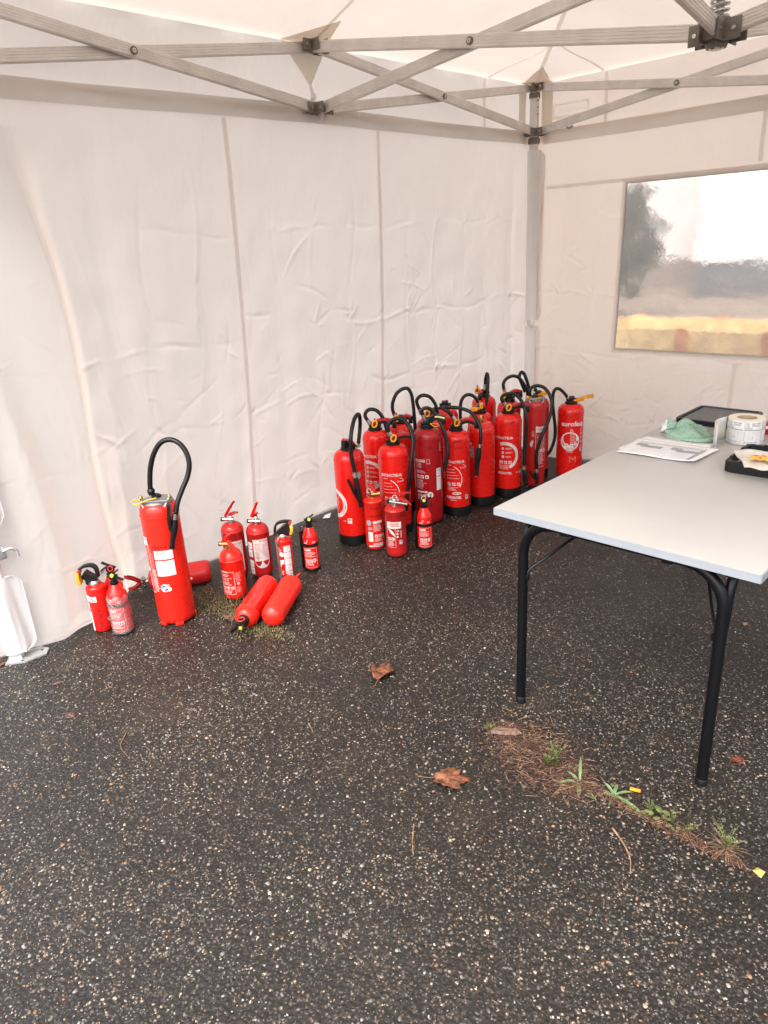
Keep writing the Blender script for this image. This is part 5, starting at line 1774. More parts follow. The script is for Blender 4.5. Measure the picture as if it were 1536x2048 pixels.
root, r, h = k_ext('A3', 'small red extinguisher with pink pull ring, hidden behind the film-wrapped one')
p = Print(); p.disc(-0.028, 0.075, 0.021, 1, 1, 20, 1.5); p.lines(-0.04, 0.085, 0.022, 3, 0.006, 0.002, 3, 2); p.build('sticker', r, root)

# red lever extinguishers
def p_ext(key, label, mat, dome=0.75, stem=CHROME, txt=None):
    root, r, h = ext_root(key, label)
    body(root, dome_profile(r, h, 0.014, dome), mat)
    head_small(root, h, stem, 1.15)
    add_rig(root, key)
    return root, r, h
root, r, h = p_ext('B1', 'dull red extinguisher with raised lever and white label, back left of the left group', REDD)
p = Print(); p.rect(-0.030, 0.040, 0.085, 0.165, 0, 0); p.text('EXTINCTEUR', -0.012, 0.188, 0.0105, 2, 1, 0.02); p.lines(-0.02, 0.175, 0.065, 16, 0.0075, 0.003, 6, 1); p.build('label', r, root)
root, r, h = p_ext('B2', 'dull red extinguisher with upright lever and long rounded white label', REDD)
p = Print()
p.rect(-0.020, 0.095, 0.078, 0.115, 0, 0); p.ring(0.019, 0.095, 0.0, 0.039, 180, 360, 0, 0)
p.text('EXTINCTEUR', 0.012, 0.197, 0.011, 2, 1, 0.02); p.lines(-0.012, 0.185, 0.03, 12, 0.007, 0.003, 6, 1); p.lines(0.024, 0.180, 0.028, 9, 0.007, 0.003, 6, 1)
p.text('C', 0.034, 0.112, 0.020, 2, 1); p.lines(-0.004, 0.13, 0.006, 6, 0.006, 0.003, 4, 1)
p.rect(-0.056, 0.160, 0.030, 0.034, 1, 0); p.rect(-0.058, 0.116, 0.030, 0.040, 1, 0)
p.rect(-0.058, 0.062, 0.030, 0.036, 1, 0); p.rect(-0.058, 0.022, 0.030, 0.037, 1, 0)
for zz in (0.178, 0.135, 0.080, 0.042): p.lines(-0.052, zz, 0.022, 2, 0.006, 0.002, 7, 1)
p.build('label', r, root)
root, r, h = p_ext('B3', 'bright red round-shouldered extinguisher with framed print, front of the left group', RED2, 0.95, BRASS)
p = Print()
p.rect(-0.050, 0.145, 0.034, 0.009, 6, 0); p.frame(-0.052, 0.035, 0.066, 0.115, 0.0016, 0, 0)
p.lines(-0.048, 0.134, 0.046, 2, 0.007, 0.003, 0, 0); p.rect(-0.048, 0.118, 0.052, 0.0012, 0, 0); p.lines(-0.048, 0.108, 0.04, 1, 0.006, 0.003, 0, 0); p.lines(-0.046, 0.096, 0.05, 3, 0.006, 0.0028, 0, 0)
for k in range(3): p.picto(-0.046+k*0.020, 0.062, 0.014)
p.lines(-0.048, 0.053, 0.055, 3, 0.0056, 0.0026, 0, 0)
p.lines(0.020, 0.140, 0.030, 9, 0.0052, 0.0026, 6, 0); p.ring(0.030, 0.088, 0.003, 0.0065, 0, 360, 0, 0); p.lines(0.020, 0.070, 0.030, 6, 0.0052, 0.0026, 6, 0)
p.build('label', r, root)
root, r, h = p_ext('C16', 'slim red extinguisher with brass valve and raised red lever, front of the big group', RED2, 0.35, BRASS)
hand(root, r, 'P.A37', -0.018, 0.232, 0.020); hand(root, r, 'HB 456-82', -0.024, 0.190, 0.017)
p = Print()
p.disc(-0.030, 0.158, 0.0145, 3, 0, 20, 1.15); p.ring(-0.030, 0.158, 0.009, 0.010, 0, 360, 1, 1)
p.rect(-0.006, 0.155, 0.052, 0.014, 0, 0); p.lines(-0.006, 0.146, 0.052, 6, 0.0068, 0.003, 0, 0)
for k in range(3): p.picto(0.0+k*0.020, 0.075, 0.016)
p.lines(-0.002, 0.066, 0.045, 3, 0.006, 0.003, 0, 0)
p.rect(-0.036, 0.052, 0.026, 0.055, 1, 0); p.lines(-0.034, 0.098, 0.02, 5, 0.009, 0.002, 3, 1)
p.lines(-0.036, 0.130, 0.026, 3, 0.006, 0.003, 0, 0)
p.rect(-0.010, 0.022, 0.055, 0.020, 0, 0); p.lines(-0.006, 0.034, 0.044, 2, 0.008, 0.0045, 2, 1); p.rect(-0.036, 0.020, 0.022, 0.010, 0, 0)
p.build('label', r, root)
root, r, h = p_ext('C17', 'dull red extinguisher with large red levers and P.A23 written on top, front middle', REDD, 0.42)
hand(root, r, 'P.A23', 0.006, 0.225, 0.018); hand(root, r, 'K', -0.028, 0.226, 0.018)
p = Print()
p.rect(-0.050, 0.165, 0.078, 0.036, 0, 0); p.lines(-0.030, 0.188, 0.050, 2, 0.011, 0.006, 2, 1)
p.frame(-0.052, 0.060, 0.048, 0.14, 0.0014, 0, 0); p.ring(-0.052, 0.120, 0.030, 0.045, 0, 85, 0, 0, True)
for k in range(2): p.picto(-0.047+k*0.020, 0.100, 0.016)
p.lines(-0.048, 0.092, 0.038, 5, 0.0062, 0.0028, 0, 0)
p.text('CE', -0.000, 0.148, 0.013, 0, 1, 0.03); p.disc(0.006, 0.136, 0.0055, 0, 0); p.disc(0.006, 0.120, 0.0055, 0, 0)
for k in range(3): p.rect(0.022+k*0.003, 0.115, 0.0012, 0.04, 0, 0)
p.badge(0.014, 0.078, 0.017)
p.build('label', r, root)

# --- lying ones: built upright, then laid down
def lay(root, tail, headpt, roll=0.0):
    tail, headpt = Vector(tail), Vector(headpt)
    d = (headpt-tail).normalized()
    q = d.to_track_quat('Z', 'Y').to_matrix().to_4x4()
    root.matrix_world = Matrix.Translation(tail) @ q @ Matrix.Rotation(roll, 4, 'Z')
EXT['A4'] = (0, 0, 0.057, 0.300); EXT['B6'] = (0, 0, 0.052, 0.350); EXT['B7'] = (0, 0, 0.052, 0.355)
RIG['A4'] = [('redlever', [(0, 0.0, 0.335), (-0.035, 0, 0.372), (-0.045, 0.0, 0.400)]), ('redhandle', [(0.0, 0, 0.335), (0.045, 0, 0.375), (0.075, 0, 0.425)]), ('pinring', [(-0.02, -0.03, 0.345)]), ('valve', [(-0.03, 0, 0.322), (0.03, 0, 0.322)])]
RIG['B6'] = [('blever', [(0, 0, 0.385), (0.02, 0.012, 0.41), (0.03, 0.02, 0.435)]), ('bhandle', [(0, 0, 0.38), (-0.02, -0.012, 0.40), (-0.035, -0.02, 0.42)]), ('dot', [(0.0, -0.014, 0.392)])]
RIG['B7'] = [('redlever', [(0.0, 0, 0.390), (0.030, 0.0, 0.410), (0.055, 0.0, 0.435)]), ('redhandle', [(0, 0, 0.385), (-0.010, 0, 0.415), (-0.015, 0, 0.445)]), ('valve', [(-0.025, 0, 0.370), (0.025, 0, 0.370)])]
root, r, h = ext_root('A4', 'dull red extinguisher lying on its side behind the tall lone one')
body(root, dome_profile(r, h, 0.014, 0.6), REDD); head_small(root, h); add_rig(root, 'A4')
p = Print(); p.disc(0.03, 0.10, 0.006, 0, 0, 10); p.build('sticker', r, root)
lay(root, (-2.873, -0.040, r+0.002), (-3.130, 0.103, r+0.002), math.radians(60))
root, r, h = ext_root('B6', 'bright red extinguisher lying with its black valve towards the open side')
body(root, dome_profile(r, h, 0.020, 0.9), RED2)
g = G(); g.lathe([(0.022, h-0.012), (0.027, h-0.006), (0.027, h+0.012), (0.018, h+0.016), (0.018, h+0.030)], 20); g.box((0, 0, h+0.030), (0.044, 0.024, 0.024), 0, None, 0.005); g.build('valve_head', BLACK, root)
g = G(); g.tube([(0.004+0.0155*math.cos(a), 0.024, h+0.036+0.0155*math.sin(a)) for a in [2*math.pi*k/20 for k in range(20)]], 0.0028, 7, closed=True); g.build('pull_ring', REDP, root)
add_rig(root, 'B6')
B6 = root
p = Print()
p.text('H 34 TCA P50', 0.0, 0.15, 0.019, 5, 2, 0.0, 0.1, 1.57); p.build('marker_writing', r, root)
p = Print(); p.disc(0.055, 0.20, 0.016, 3, 0, 16, 1.2); p.rect(0.045, 0.235, 0.02, 0.04, 1, 0); p.lines(0.047, 0.266, 0.016, 4, 0.008, 0.002, 2, 1); p.build('sticker', r, root)
lay(root, (-2.776, -0.380, r+0.001), (-3.062, -0.579, r+0.001), math.radians(0))
root, r, h = ext_root('B7', 'bright red extinguisher lying with its rounded end towards the open side')
body(root, dome_profile(r, h, 0.014, 0.7, foot=False), RED2); head_small(root, h); add_rig(root, 'B7')
B7 = root
p = Print(); p.rect(0.04, 0.16, 0.03, 0.07, 6, 0); p.disc(0.055, 0.26, 0.010, 3, 0, 12, 1.5); p.build('label', r, root)
ax = Vector((-2.695+2.952, -0.441+0.625, 0)).normalized(); pf = Vector((0.57, -0.82, 0))*0.016
t0 = Vector((-2.952, -0.625, 0))-ax*0.052+pf
lay(root, (t0.x, t0.y, r+0.001), (t0.x+ax.x, t0.y+ax.y, r+0.001), math.radians(0))
for n_ in ('A4', 'B6', 'B7'): pass

# ------------------------------------------------------------------ table
TX0, TX1, TY0, TY1, TZ = -2.793, -1.193, -2.488, -1.695, 0.735
tab = empty('folding_table', ((TX0+TX1)/2, (TY0+TY1)/2, 0))
tag(tab, 'white topped folding table on black tube legs, at the right', 'table')
def tl(x, y, z): return (x-tab.location.x, y-tab.location.y, z)
g = G(); g.box((0, 0, TZ-0.012), (TX1-TX0-0.004, TY1-TY0-0.004, 0.0235), 0, None, 0.0012); g.build('tabletop', TABLE, tab, True, 30)
g = G()
hx, hy = (TX1-TX0)/2, (TY1-TY0)/2
for (c, d) in (((-hx, 0, TZ-0.0125), (0.003, 2*hy, 0.0225)), ((hx, 0, TZ-0.0125), (0.003, 2*hy, 0.0225)), ((0, -hy, TZ-0.0125), (2*hx-0.004, 0.003, 0.0225)), ((0, hy, TZ-0.0125), (2*hx-0.004, 0.003, 0.0225))):
    g.box(c, d)
g.build('edge_band', EDGE, tab, False)
g = G(); g.box((0, 0, TZ-0.0255), (TX1-TX0-0.01, TY1-TY0-0.01, 0.002)); g.build('underside', plain('chipboard_underside', (0.20, 0.17, 0.14), 0.8), tab, False)
LY0, LY1 = -2.392, -1.765
for sx, inw in ((-2.728, 1), (-1.258, -1)):
    zt = TZ-0.044
    R_ = 0.115
    for (ya, yb) in ((LY1, LY0), (LY0, LY1)):
        sgn = 1 if yb > ya else -1
        P = [(sx, ya, 0.012), (sx, ya, 0.3), (sx, ya, zt-R_)]
        P += [(sx, ya+sgn*R_*(1-math.cos(a)), zt-R_+R_*math.sin(a)) for a in [math.pi/2*k/9 for k in range(1, 10)]]
        P += [(sx, ya+sgn*0.20, zt), (sx, (ya+yb)/2, zt)]
        g = G(); g.tube([tl(*p) for p in P], 0.0165, 16)
        lg = g.build('leg', STEELB, tab)
        g = G(); g.lathe([(0.014, 0.0), (0.0182, 0.002), (0.0182, 0.022), (0.0168, 0.024)], 16, 0, tl(sx, ya, 0.001)); g.build('foot_cap', BLACK, lg)
        g = G(); g.tube([tl(*p) for p in spline([(sx+inw*0.002, ya+sgn*0.017, 0.49), (sx+inw*0.010, ya+sgn*0.018, 0.515), (sx+inw*0.05, ya+sgn*0.045, 0.545), (sx+inw*0.20, ya+sgn*0.13, 0.640), (sx+inw*0.29, ya+sgn*0.17, 0.702)], 5)], 0.0052, 8)
        g.box(tl(sx, ya+sgn*0.016, 0.49), (0.012, 0.014, 0.022), 0, None, 0.002)
        g.build('brace', STEELB, tab)
        # side rail bending up from the leg
        P = [(sx+inw*0.004, ya-sgn*0.002, 0.50), (sx+inw*0.012, ya-sgn*0.004, zt-R_*0.9)]
        P += [(sx+inw*(0.012+0.07*(1-math.cos(a))), ya-sgn*0.004, zt-R_*0.9+R_*0.9*math.sin(a)) for a in [math.pi/2*k/7 for k in range(1, 8)]]
        P += [(sx+inw*0.40, ya-sgn*0.004, zt)]
        g = G(); g.tube([tl(*p) for p in P], 0.0135, 12); g.build('side_rail', STEELB, tab)
        g = G(); g.box(tl(sx, ya+sgn*0.155, TZ-0.043), (0.045, 0.034, 0.034), 0, None, 0.007); g.build('clamp', BLACK, tab)

# ------------------------------------------------------------------ things on the table
TT = TZ+0.0005
def plate(name, pts, z, mat, parent=None, th=0.0006, curl=None, n=14):
    """thin sheet from four corners (A,B,C,D round), with a little curl"""
    A, B, C_, D_ = [Vector((p[0], p[1], 0)) for p in pts]
    vs = []; fs = []
    for i in range(n+1):
        for j in range(n+1):
            u, v = i/n, j/n
            p = (A*(1-u)+B*u)*(1-v)+(D_*(1-u)+C_*u)*v
            vs.append((p.x, p.y, z+(curl(u, v) if curl else 0)))
    for i in range(n):
        for j in range(n):
            a = i*(n+1)+j
            fs.append((a, a+n+1, a+n+2, a+1))
    o = link(name, mesh_from(name, vs, fs), mat, parent, True, None)
    s = o.modifiers.new('thickness', 'SOLIDIFY'); s.thickness = th
    return o, (A, B, C_, D_)
def sheet_print(Q, z, draw, parent, curl=None):
    A, B, C_, D_ = Q
    p = Print(); draw(p)
    def fn(a, b, l):
        q = (A*(1-a)+B*a)*(1-b)+(D_*(1-a)+C_*a)*b
        return (q.x, q.y, z+0.0007+l*0.0003+(curl(a, b) if curl else 0))
    return p.build('printed_rows', 1.0, parent, None, 0, fn)
def pr_table(p):
    # u along the long side (near-left to right), v away
    for k in range(19): p.rect(0.07, 0.08+k*0.042, 0.86, 0.004, 3, 0)
    for k in range(24): p.rect(0.10+k*0.034, 0.70, 0.010, 0.16, 3, 0)
    p.rect(0.09, 0.55, 0.13, 0.14, 3, 1); p.rect(0.17, 0.48, 0.26, 0.14, 3, 1)
    p.rect(0.53, 0.55, 0.13, 0.14, 3, 1); p.rect(0.62, 0.48, 0.30, 0.14, 3, 1); p.rect(0.87, 0.08, 0.05, 0.66, 3, 1)
    p.rect(0.70, 0.56, 0.022, 0.045, 8, 2)
cu1 = lambda u, v: 0.004*(1-v)*abs(math.sin(u*5))*0.6+0.010*max(0, u-0.85)*4*(1-v)
# corners: near-left, near-right, far-right, far-left
Q1 = [(-2.035, -1.722), (-2.022, -2.012), (-1.800, -2.020), (-1.815, -1.705)]
o, Q = plate('paper_sheet', Q1, TT+0.003, PAPER, None, curl=cu1)
tag(o, 'white paper with grey printed table, on top of its sheets by the table edge', 'paper', 'loose papers on the table')
sheet_print(Q, TT+0.003, pr_table, o, cu1)
Q2 = [(-1.985, -1.702), (-1.965, -1.985), (-1.735, -1.975), (-1.760, -1.712)]
o, Q = plate('paper_sheet', Q2, TT+0.0008, PAPER)
tag(o, 'white paper lying underneath, its far edge sticking out towards the towel', 'paper', 'loose papers on the table')
def pr2(p):
    for k in range(8): p.rect(0.1, 0.86+k*0.014, 0.8, 0.003, 3, 0)
sheet_print(Q, TT+0.0008, pr2, o)

def lump(name, c, sx, sy, sz, rz, seed, mat, detail=1.0, n=56, flat=0.0):
    """folded cloth or paper heap: a closed mound with ridges and tucks"""
    r = random.Random(seed)
    ph = [(r.uniform(0, 6.28), r.uniform(-1, 1), r.uniform(-1, 1), r.uniform(3, 11)) for _ in range(16)]
    vs = []; fs = []
    m = n//2
    for i in range(m+1):
        t = math.pi*i/m
        for j in range(n):
            a = 2*math.pi*j/n
            x, y, z = math.sin(t)*math.cos(a), math.sin(t)*math.sin(a), math.cos(t)
            k = 1.0
            for (p0, dx, dy, fq) in ph:
                k += 0.030*detail*(1-abs(math.sin(fq*(x*dx+y*dy+z*0.5)+p0)))*2-0.030*detail
            sup = (abs(math.cos(a))**4+abs(math.sin(a))**4)**(-0.25)
            X, Y = x*sx*k*sup*0.92, y*sy*k*sup*0.92
            Z = z*sz*k+sz*0.12*math.sin(x*4+seed)+sz*0.10*math.sin(y*5)
            Z = max(Z, -sz*0.55)
            vs.append((X, Y, Z+sz*0.55))
    for i in range(m):
        for j in range(n):
            b = (j+1) % n
            fs.append((i*n+j, (i+1)*n+j, (i+1)*n+b, i*n+b))
    o = link(name, mesh_from(name, vs, fs), mat, None, True, None)
    o.location = c; o.rotation_euler = (0, 0, rz)
    return o
def towel_mesh():
    n = 90; vs = []; fs = []
    m = 40
    for i in range(m+1):
        t = i/m                       # 0 centre, 1 rim
        for j in range(n):
            a = 2*math.pi*j/n
            R_ = 0.100*(1+0.13*math.cos(2*a+0.5)+0.07*math.sin(3*a+1.1)+0.035*math.sin(7*a))
            rr = R_*(t if t < 0.86 else 0.86+(t-0.86)*0.25)
            x, y = rr*math.cos(a)*0.92, rr*math.sin(a)*1.02
            dome = (max(0.0, 1-min(t/0.9, 1)**3.6))**0.8
            fold = 0.010*math.sin(x*42+y*18)+0.007*math.sin(y*66-x*25+1)-0.020*math.exp(-((x*0.8+y*0.6-0.012)/0.011)**2)
            z = (0.046+0.018*t*math.cos(a-1.9))*dome+fold*min(1, dome*1.4)+0.0022*rnd.uniform(-1, 1)*min(1, dome*4)
            if t > 0.9: z = max(0.001, 0.010*(1-(t-0.9)/0.1)+z*0.2)
            vs.append((x, y, max(z, 0.001)))
    for i in range(m):
        for j in range(n):
            b = (j+1) % n
            fs.append((i*n+j, (i+1)*n+j, (i+1)*n+b, i*n+b))
    return mesh_from('towel', vs, fs)
tw = link('towel', towel_mesh(), TOWEL, None, True, None)
tw.location = (-1.662, -1.848, TT); tw.rotation_euler = (0, 0, 0.3)
tag(tw, 'sage green terry towel bunched up on the table beside the label roll', 'towel')
g = G()
P = spline([(-0.095, 0.02, 0.006), (-0.102, -0.03, 0.008), (-0.085, -0.075, 0.007), (-0.04, -0.100, 0.008), (0.01, -0.106, 0.007)], 6)
g.tube(P, [0.010*math.sin(math.pi*(0.12+0.76*i/(len(P)-1))) for i in range(len(P))], 10); g.build('rolled_edge', TOWEL, tw)
g = G()
A_ = [Vector(p) for p in ((-0.020, 0.050, 0.035), (-0.046, 0.086, 0.030), (-0.040, 0.082, 0.084))]
n_ = 8; vs = []; fs = []; ix = {}
for i in range(n_+1):
    for j in range(n_+1-i):
        u, v = i/n_, j/n_; w_ = 1-u-v
        ix[(i, j)] = len(vs); vs.append(A_[0]*w_+A_[1]*u+A_[2]*v+Vector((0, -0.012, 0))*27*u*v*w_*0.5)
for i in range(n_):
    for j in range(n_-i):
        fs.append((ix[(i, j)], ix[(i+1, j)], ix[(i, j+1)]))
        if j < n_-i-1: fs.append((ix[(i+1, j)], ix[(i+1, j+1)], ix[(i, j+1)]))
cn = link('corner', mesh_from('corner', vs, fs), TOWEL, tw, True, None)
sm = cn.modifiers.new('thickness', 'SOLIDIFY'); sm.thickness = 0.004
ti = lump('tissue', (-1.650, -1.752, TT), 0.040, 0.034, 0.028, 0.4, 12, PAPER, 1.6, 44)
tag(ti, 'crumpled white tissue against the left side of the green towel', 'tissue')

# label roll standing on its side face
RC = Vector((-1.632, -2.050, TT)); RR, RH = 0.066, 0.095
roll = empty('label_roll', RC, 0); tag(roll, 'roll of printed white inspection labels standing on the table', 'label roll')
g = G(); g.lathe([(0.037, 0.001), (RR, 0.001), (RR, RH), (0.037, RH), (0.037, 0.001)], 56, cap0=False, cap1=False)
g.build('label_winding', plain('label_edge', (0.76, 0.69, 0.57), 0.6, var=0.06, nscale=300), roll, True, 30)
g = G(); g.lathe([(0.0325, 0.001), (0.0368, 0.001), (0.0368, RH-0.001), (0.0325, RH-0.001), (0.0325, 0.001)], 40, cap0=False, cap1=False); g.build('core', CARD, roll, True, 30)
p = Print()
W_ = 0.066
for q in range(-2, 4):
    x0 = q*W_-0.030
    s_ = x0
    if abs(x0+W_/2) > 0.14: continue
    p.rect(x0+0.001, 0.002, W_-0.002, RH-0.004, 1, 0)
    p.rect(x0, 0.002, 0.0007, RH-0.004, 3, 2)
    p.ring(x0+0.010, RH-0.012, 0.0042, 0.0050, 0, 360, 4, 1); p.text('A', x0+0.0078, RH-0.0145, 0.006, 4, 1)
    p.text('SAS F.I FIRE', x0+0.024, RH-0.0125, 0.0062, 4, 1, 0.02); p.lines(x0+0.024, RH-0.017, 0.032, 2, 0.004, 0.0016, 7, 1)
    p.text('F.I FIRE', x0+0.002, RH-0.0235, 0.0052, 4, 1, 0.02); p.lines(x0+0.003, RH-0.028, 0.03, 2, 0.0035, 0.0013, 4, 1)
    p.rect(x0+0.002, RH-0.0375, W_-0.006, 0.0036, 3, 1)
    for k in range(12): p.rect(x0+0.002, 0.018+k*0.0032, W_-0.006, 0.0004, 3, 1)
    for k in range(5): p.rect(x0+0.002+k*0.0145, 0.018, 0.0004, 0.037, 3, 1)
    p.text('23', x0+0.020, 0.026, 0.014, 3, 1, -0.01)
    p.lines(x0+0.003, 0.013, W_-0.010, 3, 0.0035, 0.0014, 7, 1)
lb = p.build('printed_labels', RR, roll)
lb.rotation_euler = (0, 0, -YAW-0.10)
# peeled tail of backing strip
g = []
d0 = Vector((-math.cos(0.2), math.sin(0.2), 0))
a0 = math.radians(118)
start = Vector((RR*math.cos(a0), RR*math.sin(a0), 0))
path = spline([(-0.020, 0.0665, 0), (-0.055, 0.078, 0), (-0.090, 0.081, 0), (-0.120, 0.075, 0), (-0.143, 0.060, 0), (-0.150, 0.052, 0)], 6)
vs = []; fs = []
for i, p_ in enumerate(path):
    t_ = i/(len(path)-1)
    vs += [(p_.x, p_.y, 0.002), (p_.x, p_.y, RH*0.5), (p_.x-0.004*t_, p_.y, RH-0.001)]
for i in range(len(path)-1):
    for j in range(2): fs.append((i*3+j, i*3+3+j, i*3+4+j, i*3+1+j))
tail = link('peeled_tail', mesh_from('peeled_tail', vs, fs), plain('backing_paper', (0.62, 0.61, 0.58), 0.5), roll, True, None)
sm = tail.modifiers.new('thickness', 'SOLIDIFY'); sm.thickness = 0.0006

# black case lid behind
def tray(name, x0, y0, x1, y1, h, rot, label, wall=0.010, lining=True, cat='tool case', rr=0.02):
    cx, cy = (x0+x1)/2, (y0+y1)/2
    t = empty(name, (cx, cy, TT), rot); tag(t, label, cat)
    hx, hy = (x1-x0)/2, (y1-y0)/2
    def rrect(ax, ay, r_, z):
        o = []
        for (sx, sy, a0) in ((1, 1, 0), (-1, 1, 90), (-1, -1, 180), (1, -1, 270)):
            for k in range(5):
                a = math.radians(a0+k*22.5)
                o.append((sx*(ax-r_)+r_*math.cos(a), sy*(ay-r_)+r_*math.sin(a), z))
        return o
    loops = [rrect(hx-0.004, hy-0.004, rr, 0.0), rrect(hx, hy, rr, 0.004), rrect(hx, hy, rr, h-0.003), rrect(hx-0.002, hy-0.002, rr, h), rrect(hx-wall*0.45, hy-wall*0.45, rr*0.8, h), rrect(hx-wall*0.5, hy-wall*0.5, rr*0.8, h-0.004), rrect(hx-wall*0.6, hy-wall*0.6, rr*0.8, h-0.004), rrect(hx-wall*0.65, hy-wall*0.65, rr*0.8, h), rrect(hx-wall, hy-wall, rr*0.7, h), rrect(hx-wall-0.004, hy-wall-0.004, rr*0.7, 0.006)]
    vs = [v for l in loops for v in l]; m = 20
    fs = [tuple(reversed(range(m)))]
    for i in range(len(loops)-1):
        for k in range(m): fs.append((i*m+k, i*m+(k+1) % m, (i+1)*m+(k+1) % m, (i+1)*m+k))
    fs.append(tuple(range((len(loops)-1)*m, len(loops)*m)))
    g = G(); g.add(vs, fs); g.build('case_shell', BLACK, t, True, 30)
    return t, hx, hy
t, hx, hy = tray('case_lid', -1.490, -1.985, -1.205, -1.712, 0.022, 0.0, 'flat black case lid with grey lining at the far end of the table', 0.012, True, 'case lid')
g = G(); g.box((0, 0, 0.012), (2*hx-0.04, 2*hy-0.04, 0.010)); g.build('lining', DARKGREY, t, False)
# red and white packet behind the roll
pk = empty('packet', (-1.455, -2.115, TT), 0.5); tag(pk, 'red and white packet half hidden behind the label roll', 'packet')
g = G(); g.box((0, 0, 0.024), (0.05, 0.11, 0.048), 0, None, 0.003); g.build('carton', REDM, pk)
g = G(); g.box((-0.0255, 0, 0.030), (0.001, 0.10, 0.012), 0); g.box((-0.0262, 0.01, 0.030), (0.001, 0.05, 0.004), 1); g.build('label', [WHITEP, plain('print_green', (0.05, 0.25, 0.1), 0.5)], pk, False)
# yellow-handled driver on a black pouch at the very edge
dr = empty('screwdriver', (-1.700, -2.165, TT), 0.5); tag(dr, 'yellow and black screwdriver handle beside the label roll, at the picture edge', 'screwdriver')
g = G(); g.lathe([(0.006, 0), (0.013, 0.012), (0.0145, 0.05), (0.012, 0.085), (0.008, 0.098)], 14, 0, (0, 0, 0.016), Matrix.Rotation(math.radians(90), 3, 'X')); g.build('handle', AMBER, dr)
g = G(); g.cyl((0, -0.098, 0.016), (0, -0.20, 0.016), 0.003, 8); g.build('shaft', STEEL, dr)

# open black tool tray with bag, at the right edge
t, hx, hy = tray('tool_tray', -2.048, -2.462, -1.790, -2.118, 0.040, 0.035, 'open black plastic tool tray holding a clear bag, at the right edge of the table', 0.014)
g = G()
for x in (-0.06, 0.06): g.box((x, hy-0.007, 0.0405), (0.034, 0.010, 0.006), 0, None, 0.001)
for y in (0.02, 0.10): g.box((hx-0.007, y, 0.0405), (0.010, 0.03, 0.006), 0, None, 0.001)
g.build('hinge_lug', BLACK, t)
g = G(); g.box((0, 0, 0.010), (2*hx-0.05, 2*hy-0.05, 0.004)); g.build('lining', DARKGREY, t, False)
BAGM = plain('milky_plastic', (0.62, 0.57, 0.51), 0.25, var=0.1, nscale=30, bmp=0.5)
vs = []; fs = []
n = 26
A, B, C_, D_ = Vector((-0.186, 0.090, 0)), Vector((-0.160, -0.17, 0)), Vector((0.055, -0.17, 0)), Vector((-0.035, 0.172, 0))
for i in range(n+1):
    for j in range(n+1):
        u, v = i/n, j/n
        p_ = (A*(1-u)+B*u)*(1-v)+(D_*(1-u)+C_*u)*v
        z = 0.045+0.010*math.sin(u*7+v*3)*math.sin(v*6)+0.012*v+0.003*math.sin(u*23+v*11)
        vs.append((p_.x, p_.y, z))
for i in range(n):
    for j in range(n):
        a = i*(n+1)+j; fs.append((a, a+n+1, a+n+2, a+1))
bag = link('plastic_bag', mesh_from('plastic_bag', vs, fs), BAGM, None, True, None)
bag.location = t.location; bag.rotation_euler = t.rotation_euler
sm = bag.modifiers.new('thickness', 'SOLIDIFY'); sm.thickness = 0.0015
tag(bag, 'milky plastic bag with yellow warning label lying over the tool tray', 'plastic bag')
A2, B2, C2, D2 = Vector((-0.160, 0.083, 0)), Vector((-0.135, -0.16, 0)), Vector((-0.070, -0.155, 0)), Vector((-0.098, 0.096, 0))
p = Print()
p.rect(0, 0, 1, 1, 8, 0)
for k in range(10): p.rect(0.05+k*0.1, 0.0, 0.055, 0.10, 4, 1); p.rect(0.03+k*0.1, 0.90, 0.055, 0.10, 4, 1)
p.text('!', 0.10, 0.32, 0.5, 2, 1, 0.02, 0, 0, 0.3)
p.text('LOT APPAREIL', 0.30, 0.62, 0.22, 2, 1, 0.01, 0, 0, 0.30); p.text('NE PAS UTILISER', 0.24, 0.40, 0.22, 2, 1, 0.01, 0, 0, 0.30); p.text('AVANT', 0.36, 0.18, 0.22, 2, 1, 0.01, 0, 0, 0.30)
def fnb(a, b, l):
    q = (A2*(1-a)+B2*a)*(1-b)+(D2*(1-a)+C2*a)*b
    return (q.x, q.y, 0.064+l*0.0005+0.002*math.sin(a*7))
lab = p.build('warning_label', 1.0, bag, None, 0, fnb)
g = G(); g.tube(spline([(-0.09, 0.14, 0.03), (-0.095, 0.12, 0.044), (-0.10, 0.10, 0.046), (-0.105, 0.08, 0.034)], 5), 0.0015, 6)
cb = g.build('cable_loop', PAPER, t)

# white tag under the cloth edge
o, Q = plate('paper_tag', [(-1.975, 0.150), (-1.945, 0.120), (-1.905, 0.150), (-1.930, 0.180)], 0.006, PAPER, None, curl=lambda u, v: 0.014*u*v)
tag(o, 'small white paper tag on the ground at the wall bottom', 'tag')

